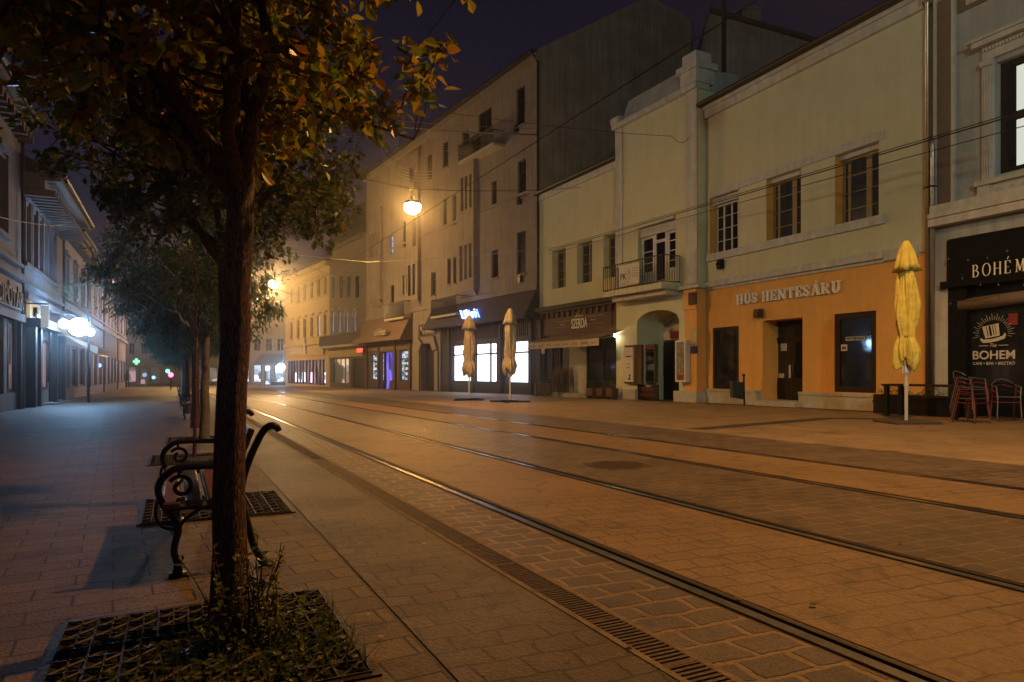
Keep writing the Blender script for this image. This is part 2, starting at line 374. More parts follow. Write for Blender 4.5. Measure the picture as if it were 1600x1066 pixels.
# dark paving bands that cross the right sidewalk
mb = MB()
def band(mb, pts, w):
    for (a, b) in zip(pts, pts[1:]):
        d = Vector((b[0]-a[0], b[1]-a[1])); d.normalize(); n = Vector((-d.y, d.x))*w/2
        mb.add([(a[0]-n.x, a[1]-n.y, gz(a[1]-n.y)+.004), (b[0]-n.x, b[1]-n.y, gz(b[1]-n.y)+.004), (b[0]+n.x, b[1]+n.y, gz(b[1]+n.y)+.004), (a[0]+n.x, a[1]+n.y, gz(a[1]+n.y)+.004)], [(0, 1, 2, 3)])
band(mb, [ground(1085, 671), ground(1290, 654), ground(1390, 655)], .45)
mb.build('pavement', 'edge_setts')['kind'] = 'structure'
mb = MB(); band(mb, [(17.95, 8.), (18.35, 21), (18.0, 34), (15.4, 62)], .5); mb.build('pavement', 'edge_setts')['kind'] = 'structure'
# rails: grooved tram rails set flush in the paving
RG = 'steel tram rails set flush in the paving'
for x, lb in ((2.33, 'polished tram rail nearest the bench and the slotted drain'), (3.78, 'second tram rail from the bench, between sandy infill and dark setts'),
              (5.65, 'third tram rail from the bench, on the far side of the dark central setts'), (7.05, 'tram rail nearest the lit shop fronts')):
    rt = thing('tram_rail', lb, 'rail', (0, 0, 0), 0, RG)
    for nm, a, b, dz, m in (('rail_head', -.062, -.005, .006, 'steel_rail'), ('groove', -.005, .035, -.03, 'rail_web'), ('guard_lip', .035, .06, .003, 'rail_web'), ('inner_joint', .06, .09, -.004, 'bitumen'), ('outer_joint', -.09, -.062, -.004, 'bitumen')):
        mb = MB(); ys = [-8+i*1.9 for i in range(80)]
        for j in range(len(ys)-1):
            ya, yb = ys[j], ys[j+1]
            if nm in ('groove', 'inner_joint', 'outer_joint'):
                mb.add([(bend(x, ya)+a, ya, gz(ya)+dz), (bend(x, ya)+b, ya, gz(ya)+dz), (bend(x, yb)+b, yb, gz(yb)+dz), (bend(x, yb)+a, yb, gz(yb)+dz)], [(0, 1, 2, 3)])
            else:
                A = [(bend(x, ya)+a, ya, gz(ya)-.04), (bend(x, ya)+a, ya, gz(ya)+dz), (bend(x, ya)+b, ya, gz(ya)+dz), (bend(x, ya)+b, ya, gz(ya)-.04)]
                B = [(bend(x, yb)+a, yb, gz(yb)-.04), (bend(x, yb)+a, yb, gz(yb)+dz), (bend(x, yb)+b, yb, gz(yb)+dz), (bend(x, yb)+b, yb, gz(yb)-.04)]
                mb.add(A+B, [(0, 1, 5, 4), (1, 2, 6, 5), (2, 3, 7, 6)])
        mb.build(nm, m, rt)
# slotted drain
dr = thing('slot_drain', 'rusty slotted drain channel running beside the large setts', 'drain')
mb = MB(); y = -2
while y < 30:
    for s in (0,):
        z = gz(y)
        mb.box(1.60, 1.74, y, y+.017, z-.012, z+.003)
    y += .03 if y < 9 else .06
for yb in range(-4, 61): mb.box(1.595, 1.745, yb*.5+.0, yb*.5+.022, gz(yb*.5)-.012, gz(yb*.5)+.004)
mb.build('slats', 'rust_iron', dr)
mb = MB()
for a, b in ((1.57, 1.60), (1.74, 1.77)):
    mb.add([(a, -3, gz(-3)+.004), (b, -3, gz(-3)+.004), (b, 60, gz(60)+.004), (a, 60, gz(60)+.004)], [(0, 1, 2, 3)])
mb.build('edge_frame', 'edge_mortar', dr)
MB().add([(1.58, -3, gz(-3)-.035), (1.76, -3, gz(-3)-.035), (1.76, 200, gz(200)-.035), (1.58, 200, gz(200)-.035)], [(0, 1, 2, 3)]).build('channel_floor', 'rail_web', dr)
MB().add([(1.57, 60, gz(60)), (1.77, 60, gz(60)), (1.77-.72, 200, gz(200)), (1.57-.72, 200, gz(200))], [(0, 1, 2, 3)]).build('channel_cover', 'rust_iron', dr)
# manhole cover in the central setts
mx, my = ground(965, 727)
mh = thing('manhole_cover', 'round iron manhole cover in the dark central setts', 'manhole', (mx, my, gz(my)))
MB().lathe([(.36, -.02), (.36, .006), (.32, .006), (.32, .003), (.01, .003)], n=28).build('frame', 'rust_iron', mh)
mb = MB()
for i in range(-5, 6):
    for j in range(-5, 6):
        if i*i+j*j < 28: mb.box(i*.055-.016, i*.055+.016, j*.055-.016, j*.055+.016, .0035, .008)
mb.box(-.3, .3, -.3, .3, .0, .005)
mb.build('cover', 'rust_iron', mh)
# ================================================================ trees
def limb(p0, p1, r0, r1, sag=.0, n=6, wob=.04):
    p0, p1 = Vector(p0), Vector(p1); L = (p1-p0).length
    pts = []
    for i in range(n+1):
        t = i/n; p = p0.lerp(p1, t)
        k = math.sin(math.pi*t)
        p += Vector((rnd.uniform(-1, 1)*wob*L*k*.5, rnd.uniform(-1, 1)*wob*L*k*.5, sag*k*L)); pts.append(p)
    return pts, [r0+(r1-r0)*(i/n) for i in range(n+1)]
LEAF_P = [(0, 0), (.28, .32), (.36, .6), (.2, .85), (0, 1.05), (-.2, .85), (-.36, .6), (-.28, .32)]
LEAF_N = [(0, 0), (.13, .3), (.12, .7), (0, 1), (-.12, .7), (-.13, .3)]
def leaf(mb, p, d, up, size, shape, fold=.25, curl=.3):
    d = d.normalized(); s = d.cross(up)
    if s.length < .05: s = d.cross(Vector((1, .3, 0)))
    s.normalize(); n = s.cross(d)
    vs = []
    for (a, b) in shape:
        vs.append(p+s*a*size+d*b*size+n*(abs(a)*fold*size-b*b*curl*size*.5))
    k = len(shape); h = k//2
    mb.add(vs, [tuple(range(0, h+1)), tuple(list(range(h, k))+[0])])
def leafmat(name, cols, trans, rough=.5):
    m, nt, b = _nt(name); L = nt.links.new
    g = N(nt, 'ShaderNodeNewGeometry')
    r = N(nt, 'ShaderNodeValToRGB'); L(g.outputs['Random Per Island'], r.inputs[0])
    e = r.color_ramp.elements; e[0].color = (*cols[0], 1); e[1].color = (*cols[-1], 1)
    for i, c in enumerate(cols[1:-1]): q = e.new((i+1)/(len(cols)-1)); q.color = (*c, 1)
    L(r.outputs[0], b.inputs['Base Color']); b.inputs['Roughness'].default_value = rough
    t = N(nt, 'ShaderNodeBsdfTranslucent'); L(r.outputs[0], t.inputs[0])
    mx = N(nt, 'ShaderNodeMixShader'); mx.inputs[0].default_value = trans
    L(b.outputs[0], mx.inputs[1]); L(t.outputs[0], mx.inputs[2]); L(mx.outputs[0], nt.nodes['Material Output'].inputs[0])
leafmat('leaf_pear', [(.10, .16, .016), (.16, .20, .024), (.27, .26, .028), (.42, .32, .03), (.38, .22, .025), (.24, .10, .018)], .55, .32)
leafmat('leaf_pear_green', [(.05, .10, .02), (.08, .13, .025), (.16, .17, .03), (.24, .2, .03)], .45, .35)
leafmat('leaf_narrow', [(.045, .12, .08), (.06, .15, .09), (.08, .14, .065)], .4, .35)
m, nt, b = _nt('bark'); L = nt.links.new
tc = N(nt, 'ShaderNodeTexCoord'); mp = N(nt, 'ShaderNodeMapping'); mp.inputs['Scale'].default_value = (1, 1, .22); L(tc.outputs['Object'], mp.inputs[0])
n1 = N(nt, 'ShaderNodeTexNoise'); n1.inputs['Scale'].default_value = 28; n1.inputs['Detail'].default_value = 8; n1.inputs['Distortion'].default_value = .6; L(mp.outputs[0], n1.inputs['Vector'])
v1 = N(nt, 'ShaderNodeTexVoronoi', feature='DISTANCE_TO_EDGE'); v1.inputs['Scale'].default_value = 75
ad = N(nt, 'ShaderNodeMixRGB', blend_type='ADD'); ad.inputs[0].default_value = .05; L(mp.outputs[0], ad.inputs[1]); L(n1.outputs['Color'], ad.inputs[2]); L(ad.outputs[0], v1.inputs['Vector'])
cr = N(nt, 'ShaderNodeValToRGB'); L(v1.outputs['Distance'], cr.inputs[0]); cr.color_ramp.elements[0].color = (.02, .012, .009, 1); cr.color_ramp.elements[1].color = (.23, .105, .07, 1); cr.color_ramp.elements[1].position = .22
mxx = N(nt, 'ShaderNodeMixRGB', blend_type='MULTIPLY'); mxx.inputs[0].default_value = .6; L(cr.outputs[0], mxx.inputs[1]); L(n1.outputs['Fac'], mxx.inputs[2]); L(mxx.outputs[0], b.inputs['Base Color'])
mm = N(nt, 'ShaderNodeMath', operation='MULTIPLY_ADD'); L(v1.outputs['Distance'], mm.inputs[0]); mm.inputs[1].default_value = 2.2; L(n1.outputs['Fac'], mm.inputs[2])
bp = N(nt, 'ShaderNodeBump'); bp.inputs['Distance'].default_value = .007; bp.inputs['Strength'].default_value = .8; L(mm.outputs[0], bp.inputs['Height']); L(bp.outputs[0], b.inputs['Normal']); b.inputs['Roughness'].default_value = .8
mat('bark_pale', (.2, .19, .17), .8, var=.4, scale=14, bump=.5, bscale=40)
def tree(name, label, loc, trunk_r, fork, cc, rad, ntip, nleaf, lsize, shape, lm, bm, lean=(0, 0), nl=6, droop=0, low=None, clump=1.0, fruit=0, group=None, spread=.35):
    """trunk + limbs + twigs that carry the leaves"""
    r = thing(name, label, 'tree', loc, 0, group)
    w = MB(); cr = MB()
    fk = Vector((lean[0], lean[1], fork))
    pts, rs = limb((0, 0, -.15), fk, trunk_r*1.12, trunk_r*.86, 0, 9, .015)
    rs = [q*(1+.45*math.exp(-(i/9)*9)) for i, q in enumerate(rs)]
    w.tube(pts, rs, 14)
    C0 = Vector(cc); skel = []
    ends = []
    for i in range(nl):
        a = 2*math.pi*(i+rnd.random()*.5)/nl; k = rnd.uniform(.45, .8)
        e = C0+Vector((math.cos(a)*rad[0]*k, math.sin(a)*rad[1]*k, rnd.uniform(-.35, .55)*rad[2]))
        ends.append(e)
    ends.append(C0+Vector((0, 0, rad[2]*.7)))
    for e in ends:
        st = fk-Vector((0, 0, rnd.uniform(0, .12)))
        p, q = limb(st, e, trunk_r*.55, trunk_r*.12, .06, 8, .12); w.tube(p, q, 7)
        skel += [(x, y) for x, y in zip(p[2:], q[2:])]
        for _ in range(3):
            b0 = rnd.randrange(3, 8); d = Vector((rnd.gauss(0, 1), rnd.gauss(0, 1), rnd.gauss(.2, .6))).normalized()
            e2 = p[b0]+Vector((d.x*rad[0], d.y*rad[1], d.z*rad[2]))*.45
            p2, q2 = limb(p[b0], e2, q[b0]*.6, .006, .05, 5, .15); w.tube(p2, q2, 5); skel += [(x, y) for x, y in zip(p2[1:], q2[1:])]
    tips = []
    while len(tips) < ntip:
        d = Vector((rnd.gauss(0, 1), rnd.gauss(0, 1), rnd.gauss(0, 1))).normalized()*(rnd.random()**spread)
        t = C0+Vector((d.x*rad[0], d.y*rad[1], d.z*rad[2]))
        ns = math.sin(t.x*3.1+loc[0])+math.sin(t.y*3.7+loc[1])+math.sin(t.z*3.3+t.x*1.3)
        if ns < -1.1*clump: continue
        if low and t.z < low(t): continue
        tips.append(t)
    per = max(1, nleaf//ntip); fr = MB()
    for t in tips:
        s, sr = min(skel, key=lambda q: (q[0]-t).length_squared+rnd.random()*.05)
        p, q = limb(s, t, min(sr*.7, .007), .0018, .08-droop*.1, 4, .15); w.tube(p, q, 4, False)
        Lv = (t-s).length
        for k in range(per):
            u = 1-abs(rnd.gauss(0, .33)) ; u = max(.1, min(1, u))
            i = min(int(u*4), 3); pp = p[i].lerp(p[i+1], u*4-i)
            d = (t-s).normalized()*.6+Vector((rnd.gauss(0, .7), rnd.gauss(0, .7), rnd.gauss(-.15-droop, .55)))
            off = Vector((rnd.gauss(0, .045), rnd.gauss(0, .045), rnd.gauss(0, .04)))*(lsize/.07)
            leaf(cr, pp+off, d, Vector((rnd.gauss(0, .6), rnd.gauss(0, .6), 1)), lsize*rnd.uniform(.6, 1.25), shape, rnd.uniform(.05, .6), rnd.uniform(-.2, .9))
        if fruit and rnd.random() < fruit:
            for _ in range(4):
                c = t+Vector((rnd.gauss(0, .05), rnd.gauss(0, .05), rnd.gauss(-.02, .04))); fr.sphere(c, .008, 3)
                fr.tube([c, c+Vector((0, 0, .03))], .0012, 3, False)
    tr = w.build('trunk', bm, r, smooth=True)
    crn = cr.build('crown', lm, r)
    if fruit: fr.build('fruit', 'rust_iron', r, smooth=True)
    return r
TX = [(.2, 3.2), (.45, 6.45), (.23, 10.1), (.45, 12.9)]
def tz(i): return (TX[i][0], TX[i][1], gz(TX[i][1]))
# limit of the near crown seen from below
tree('pear_tree', 'nearest tree with rough reddish trunk and autumn leaves over the iron grate', tz(0), .063, 1.92, (-.56, -.1, 3.3), (1.78, 1.5, 1.5), 900, 33000, .06, LEAF_P, 'leaf_pear', 'bark',
     lean=(.06, .02), nl=8, fruit=.25, low=lambda t: 1.92+.12*abs(t.x), group='trees in a row along the sidewalk edge', spread=.4)
tree('pear_tree', 'tree directly behind the nearest trunk, yellow green leaves lit from the street', tz(1), .072, 2.1, (-.1, 0, 3.25), (1.55, 1.4, 1.25), 480, 15000, .06, LEAF_P, 'leaf_pear_green', 'bark',
     lean=(-.05, .1), nl=6, low=lambda t: 2.1, group='trees in a row along the sidewalk edge')
tree('young_tree', 'thin young tree stem between the second tree and the pale trunk', tz(2), .02, 1.6, (0, 0, 2.4), (.45, .45, .8), 60, 700, .06, LEAF_N, 'leaf_narrow', 'bark',
     lean=(.03, .02), nl=3, group='trees in a row along the sidewalk edge')
t3 = tree('ash_tree', 'tree with pale trunk and narrow teal lit leaves, third full crown of the row', tz(3), .07, 1.75, (-.1, 0, 2.85), (1.75, 1.6, 1.35), 480, 10500, .1, LEAF_N, 'leaf_narrow', 'bark_pale',
     lean=(.03, 0), nl=7, droop=.5, clump=.8, group='trees in a row along the sidewalk edge')
t4 = tree('ash_tree', 'dark trunked narrow leaved tree just beyond the pale trunk', (.4, 16.1, gz(16.1)), .08, 1.8, (0, .1, 3.0), (1.6, 1.6, 1.35), 380, 7000, .12, LEAF_N, 'leaf_narrow', 'bark',
     lean=(0, 0), nl=6, droop=.4, clump=.8, group='trees in a row along the sidewalk edge')
for i in range(9):
    y = 19.3+3.25*i
    dup([t3, t4][i % 2], (.4+rnd.uniform(-.1, .1), y, gz(y)), rnd.uniform(0, 6.28), '%s narrow leaved tree beyond the dark trunked one after the pale trunk' % ['first', 'second', 'third', 'fourth', 'fifth', 'sixth', 'seventh', 'eighth', 'ninth and last'][i], (1, 1, rnd.uniform(.92, 1.05)))
# iron grates round the trees
def grate(loc, label, s=1.08, n=9):
    g = thing('tree_grate', label, 'grate', loc, 0, 'iron grates at the foot of the trees')
    h = s/2; m = MB()
    for a in (-h, h-.03): m.box(a, a+.03, -h, h, -.02, .008); m.box(-h+.03, h-.03, a, a+.03, -.02, .008)
    m.build('frame', 'grate_iron', g)
    m = MB(); c = (s-.06)/n
    for i in range(n):
        for j in range(n):
            x, y = -h+.03+c*(i+.5), -h+.03+c*(j+.5)
            if abs(x) < .2 and abs(y) < .2: continue
            k = c/2
            for (a, b) in (((-k, -k), (k, k)), ((-k, k), (k, -k)), ((0, -k), (0, k))):
                m.tube([(x+a[0], y+a[1], .008), (x+b[0], y+b[1], .008)], .0055, 4, False)
            m.box(x-k, x+k, y-k-.004, y-k+.004, -.01, .014)
            m.box(x-k-.004, x-k+.004, y-k+.004, y+k-.004, -.01, .0135)
    m.build('bars', 'grate_iron', g)
    MB().box(-h+.031, h-.031, -h+.031, h-.031, -.03, .002).build('soil', 'soil', g)
    return g
grate((.11, 2.95, .006+gz(2.95)), 'large iron tree grate in the foreground with weeds growing through it', 1.1)
g2 = grate((.3, 6.15, .006+gz(6.15)), 'iron tree grate just behind the near bench', 1.1, 8)
dup(g2, (.25, 9.9, gz(9.9)+.006), label='iron tree grate round the thin young stem')
dup(g2, (.42, 12.9, gz(12.9)+.006), label='iron tree grate round the pale trunk')
# suckers and weeds at the near tree
sh = thing('shrub', 'leafy suckers with a few orange leaves sprouting round the nearest trunk', 'shrub', (.3, 2.95, gz(2.9)))
st, lv = MB(), MB()
for i in range(46):
    a = rnd.uniform(0, 6.28); r0 = rnd.uniform(0, .17)
    b = Vector((math.cos(a)*r0, math.sin(a)*r0*.8, 0)); hgt = rnd.uniform(.08, .42)*(1-.8*r0)
    if rnd.random() < .25: hgt *= .5
    e = b+Vector((rnd.gauss(0, .06), rnd.gauss(0, .06), hgt))
    p, q = limb(b, e, .004, .0015, 0, 4, .1); st.tube(p, q, 4, False)
    for k in range(int(6+hgt*22)):
        u = rnd.uniform(.25, 1); ii = min(int(u*4), 3); pp = p[ii].lerp(p[ii+1], u*4-ii)
        leaf(lv, pp, Vector((rnd.gauss(0, 1), rnd.gauss(0, 1), rnd.gauss(.3, .4))), Vector((0, 0, 1)), rnd.uniform(.02, .042), LEAF_P, rnd.uniform(0, .4), rnd.uniform(0, .6))
st.build('stems', 'bark', sh); lv.build('leaves', 'leaf_pear_green', sh)
gr = MB()
for i in range(900):
    x, y = rnd.gauss(.35, .28), 2.75+rnd.gauss(0, .28)
    if not (-.4 < x < .64 and 2.42 < y < 3.45): continue
    b = Vector((x, y, gz(y)))
    if rnd.random() < .6:
        t = b+Vector((rnd.gauss(0, .05), rnd.gauss(0, .05), rnd.uniform(.03, .14))); s = Vector((.003, 0, 0)); gr.add([b-s, b+s, t], [(0, 1, 2)])
    else: leaf(gr, b+Vector((0, 0, rnd.uniform(.01, .05))), Vector((rnd.gauss(0, 1), rnd.gauss(0, 1), .2)), Vector((0, 0, 1)), rnd.uniform(.02, .04), LEAF_P)
tag(gr.build('weeds', 'leaf_pear_green'), 'low weeds and grass growing through the foreground grate', 'weeds', kind='stuff')
fl = MB()
for i in range(45):
    px, py = rnd.uniform(0, 1600), rnd.uniform(660, 1060); x, y = ground(px, py)
    if rnd.random() < .4: x, y = rnd.uniform(-.6, 1.2), rnd.uniform(2.3, 4.5)
    leaf(fl, Vector((x, y, gz(y)+.015)), Vector((rnd.gauss(0, 1), rnd.gauss(0, 1), 0)), Vector((rnd.gauss(0, .2), rnd.gauss(0, .2), 1)), rnd.uniform(.025, .045), LEAF_P, .06, .12)
tag(fl.build('fallen_leaves', 'leaf_pear'), 'fallen leaves scattered over the paving', 'leaves', kind='stuff')
# ================================================================ benches
def bench(loc, label, length=1.5):
    b = thing('park_bench', label, 'bench', loc, 0, 'cast iron benches along the tree row')
    # x: 0 front .. .5 back (the back is towards the road), y along the street
    def arc(cx, cz, r, a0, a1, n=10, k=1): return [(cx+r*(1-(1-k)*i/n)*math.cos(R(a0+(a1-a0)*i/n)), cz+r*(1-(1-k)*i/n)*math.sin(R(a0+(a1-a0)*i/n))) for i in range(n+1)]
    for yy in (0, length):
        m = MB()
        def T(p, r):
            rr = r if isinstance(r, list) else [r]*len(p); q = []; rq = []
            for i in range(len(p)-1):   # smooth curve through the points
                a, b_, c, d = p[max(i-1, 0)], p[i], p[i+1], p[min(i+2, len(p)-1)]
                for k in range(4):
                    t = k/4; q.append(tuple(.5*((2*b_[z])+(c[z]-a[z])*t+(2*a[z]-5*b_[z]+4*c[z]-d[z])*t*t+(-a[z]+3*b_[z]-3*c[z]+d[z])*t**3) for z in (0, 1))); rq.append(rr[i]+(rr[i+1]-rr[i])*t)
            q.append(p[-1]); rq.append(rr[-1]); m.tube([(u[0], yy, u[1]) for u in q], rq, 8)
        T([(.07, .0), (.075, .06), (.055, .14), (.075, .24), (.06, .3), (.02, .36), (-.005, .41), (-.02, .46), (-.01, .51), (.02, .545), (.07, .575), (.16, .58), (.3, .575), (.41, .57)], [.03, .02, .018, .02, .019, .018, .018, .018, .019, .019, .019, .018, .017, .017])
        T([(.52, .0), (.49, .05), (.455, .12), (.43, .22), (.405, .32), (.39, .42), (.41, .53), (.44, .62), (.475, .70), (.505, .755), (.54, .785), (.575, .78), (.59, .755)], [.03, .021, .019, .02, .02, .02, .02, .02, .02, .021, .022, .021, .017])
        T([(.03, .35), (.12, .36), (.25, .35), (.39, .355)], .011)
        T([(.07, .24), (.11, .3), (.2, .355), (.29, .35), (.37, .3), (.415, .25)], .010)
        T(arc(.09, .475, .062, 150, -250, 16, .35), .012)
        T([(.035, .38), (-.02, .40), (-.03, .33), (.0, .27), (.06, .25)], .009)
        T([(.085, .415), (.06, .385), (.03, .36)], .0095); T([(.08, .535), (.08, .575)], .008)
        m.box(.03, .12, yy-.04, yy+.04, 0, .018); m.box(.475, .565, yy-.04, yy+.04, 0, .018)
        m.build('side_frame', 'iron', b, smooth=True)
    sl = MB()
    for (x, z, w, t) in ((.0, .365, .085, .035), (.11, .372, .085, .035), (.215, .368, .085, .035), (.32, .362, .07, .035)):
        sl.box(x, x+w, -.04, length+.04, z, z+t)
    sl.build('seat', 'bench_wood', b, bevel=.008)
    bk = MB()
    for (x, z) in ((.385, .575),):
        th = math.atan2(.22, .085); dx, dz = math.cos(th), math.sin(th)
        for (s0, s1) in ((0, .21),):
            p = [(x+dx*s0, z+dz*s0), (x+dx*s1, z+dz*s1)]
            n = (-dz*.035, dx*.035)
            bk.prism([p[0], p[1], (p[1][0]+n[0], p[1][1]+n[1]), (p[0][0]+n[0], p[0][1]+n[1])], 'y', -.04, length+.04)
    bk.build('backrest', 'bench_wood', b, bevel=.008)
    return b
b0 = bench((-.06, 4.1, gz(4.1)), 'nearest black scrolled iron bench with reddish wooden backrest, behind the front tree')
for y, lb in ((19.4, 'small dark bench past the pale trunk'), (32., 'distant dark bench far down the tree row'), (42., 'farthest tiny bench by the pink lit post')):
    dup(b0, (.15, y, gz(y)), label=lb)
# ================================================================ right side facades
E0, D0, C0_, B0, A0_ = (18.442, 12.047), (18.789, 21.073), (18.439, 34.427), (15.919, 63.236), (14.749, 74.369)
def fthing(name, label, cat, F, group=None):
    return thing(name, label, cat, (F.o[0], F.o[1], 0), F.ang, group)
# ---------------- 1: butcher's house
Fb = Facade(D0, down(2.2)); bt = fthing('town_house', 'two storey house with pale yellow upper wall and orange butcher shop front', 'house', Fb)
X = Fb.x; zr = lambda y: Fb.z(1240, y)
W = X(1446); base = Fb.gz(W)-.4
zs, zl, zc_, ztop, zf = zr(367.5), zr(266), zr(428), zr(99), zr(115)
up = [(X(1109), X(1154), zs, zl), (X(1197.5), X(1251.4), zs, zl), (X(1304.6), X(1373), zs, zl)]
m = MB(); wall_mesh(m, 0, W, zc_+.02, ztop, up, 0, .38); shell(m, 0, W, zc_+.02, ztop, 11); m.build('wall', 'plaster_yellow', bt)
lw = [(X(1113.5), X(1154.5), Fb.z(1134, 608), Fb.z(1134, 511), .12), (X(1303.5), X(1369), Fb.z(1336, 613.5), Fb.z(1336, 488), .12),
      (X(1191.6), X(1254), base, Fb.z(1240, 497), .75)]
m = MB(); wall_mesh(m, 0, W, base, zc_, lw, 0, .12); shell(m, 0, W, base, zc_, 11); m.build('shop_wall', 'plaster_orange', bt)
m = MB()
for h in up: m.quad((h[0]+.002, .001, zs+.01), (h[0]+.002, .001, zl-.01), (h[0]+.002, .375, zl-.01), (h[0]+.002, .375, zs+.01))
m.build('window_reveals', 'plaster_reveal', bt)
window(bt, up[0][0]+.05, up[0][1]-.02, zs+.02, zl-.28, .3, 'white_paint', 'black_glass', (.27, .55, .78), (.25, .5, .75), .055, .012, 'white framed upper window with dark panes')
m = MB().box(up[0][0]+.02, up[0][1]-.02, .12, .36, zl-.27, zl-.03); m.build('roller_box', 'trim_white', bt)
for h in up[1:]:
    window(bt, h[0]+.04, h[1]-.02, zs+.02, zl-.16, .3, 'shutter_wood', 'curtain_glass', (.16, .6, .66), (.22, .48, .74), .07, .014, 'upper window in brown frame with drawn blue curtain')
    MB().box(h[0]+.02, h[1]-.02, .15, .37, zl-.155, zl-.02).build('roller_box', 'trim_white', bt)
m = MB(); m.box(X(1109)-.05, X(1382), -.05, -.002, zl+.005, zl+.26); m.build('lintel_band', 'trim_white', bt)
m = MB(); m.box(X(1104)+.05, X(1384), -.09, -.002, zs-.28, zs-.005); m.build('sill_band', 'trim_white', bt)
m = MB(); m.box(.02, X(1384), -.16, -.003, zc_, zc_+.14); m.box(.02, X(1384), -.10, -.004, zc_+.142, zc_+.24); m.box(.02, X(1384), -.06, -.004, zc_-.1, zc_-.002)
m.box(X(1384)+.003, X(1436), -.10, -.004, zc_-.08, zc_+.22); m.build('cornice', 'trim_white', bt)
m = MB(); m.box(.02, W, -.14, -.003, ztop-.42, ztop-.12); m.box(.02, W, -.22, -.004, ztop-.118, ztop+.02); m.build('eaves_band', 'trim_white', bt)
m = MB(); m.prism([(-.42, ztop+.03), (5.5, ztop+3.4), (11.3, ztop+.03)], 'x', .0, W); m.build('roof', 'roof_tile', bt)
m = MB(); m.tube([(.02, -.46, ztop+.06), (W, -.46, ztop+.06)], .085, 8); m.build('gutter', 'gutter', bt)
m = MB()
for a, b in ((-.0, X(1191.6)), (X(1250), X(1371))):
    m.box(a, b, -.07, -.002, base, Fb.z(1260, 617)); m.box(a, b, -.10, -.003, Fb.z(1260, 617)+.002, Fb.z(1260, 612.5))
m.build('plinth', 'stone_plinth', bt)
for i, h in enumerate(lw[:2]):
    window(bt, h[0]+.01, h[1]-.01, h[2]+.01, h[3]-.01, .02, 'dark_wood', 'shop_glass', (), (), .13 if i == 0 else .17, .02, ['narrow display window left of the door', 'wide display window right of the door'][i])
# signs in the right window
f = MB().box(X(1320.5), X(1350), .03, .04, Fb.z(1335, 532), Fb.z(1335, 526)); f.build('web_sign', 'paper', bt)
text('www.zsja-hus.hu', 'lettering', 'iron', bt, .16, (X(1321.5), .026, Fb.z(1335, 530.6)), ext=.002, bold=.004, width=X(1349)-X(1321.5))
MB().box(X(1313), X(1322.5), .03, .04, Fb.z(1318, 548.5), Fb.z(1318, 538.5)).build('notice', 'paper', bt)
MB().box(X(1314.5), X(1321), .022, .028, Fb.z(1318, 546), Fb.z(1318, 541.5)).build('notice_print', 'paper_red', bt)
# shop door
d0, d1 = X(1205, .7), X(1254)-.02; zt = Fb.z(1240, 497)-.02; zb = Fb.z(1230, 624, .7)
dr = MB(); dr.box(d0, d0+.12, .66, .76, zb, zt); dr.box(d1-.12, d1, .66, .76, zb, zt); dr.box(d0+.12, d1-.12, .66, .76, zt-.14, zt)
zm = zb+(zt-zb)*.76; dr.box(d0+.12, d1-.12, .655, .76, zm, zm+.1); dm = (d0+d1)/2
for a, b in ((d0+.12, dm-.01), (dm+.01, d1-.12)):
    dr.box(a, a+.1, .68, .74, zb, zm); dr.box(b-.1, b, .68, .74, zb, zm); dr.box(a+.1, b-.1, .68, .74, zb, zb+.75); dr.box(a+.1, b-.1, .68, .74, zm-.12, zm-.001)
    dr.box(a+.17, b-.17, .665, .679, zb+.15, zb+.55)
door = dr.build('door', 'dark_wood', bt, label='dark wooden double door with papers taped inside the glass')
MB().quad((d0, .72, zb), (d1, .72, zb), (d1, .72, zt), (d0, .72, zt)).build('pane', 'shop_glass', door)
MB().box(dm+.03, dm+.07, .62, .66, zb+1.0, zb+1.25).tube([(dm+.05, .61, zb+1.16), (dm-.08, .61, zb+1.16)], .012, 6).build('handle', 'steel_rail', door)
pp = MB()
for (a, b, c, d, mm_) in ((.55, .9, 1.75, 2.1, 0), (.35, .6, .8, 1.25, 0), (.82, 1.03, .85, 1.45, 0)):
    pass
k = (d1-d0)/1.75
for (fx, fz, fw_, fh) in ((.22, .62, .13, .1), (.17, .2, .12, .13), (.4, .2, .12, .24), (.7, .58, .08, .07)):
    pp.box(d0+(d1-d0)*fx, d0+(d1-d0)*(fx+fw_), .70, .712, zb+(zt-zb)*fz, zb+(zt-zb)*(fz+fh))
pp.build('papers', 'paper', door)
MB().box(d0+(d1-d0)*.74, d0+(d1-d0)*.84, .664, .676, zb+(zt-zb)*.56, zb+(zt-zb)*.64).build('sticker', 'paper_red', door)
MB().box(X(1191.6)+.01, d1, -.35, .655, base, zb-.02).build('doorstep', 'stone_plinth', bt)
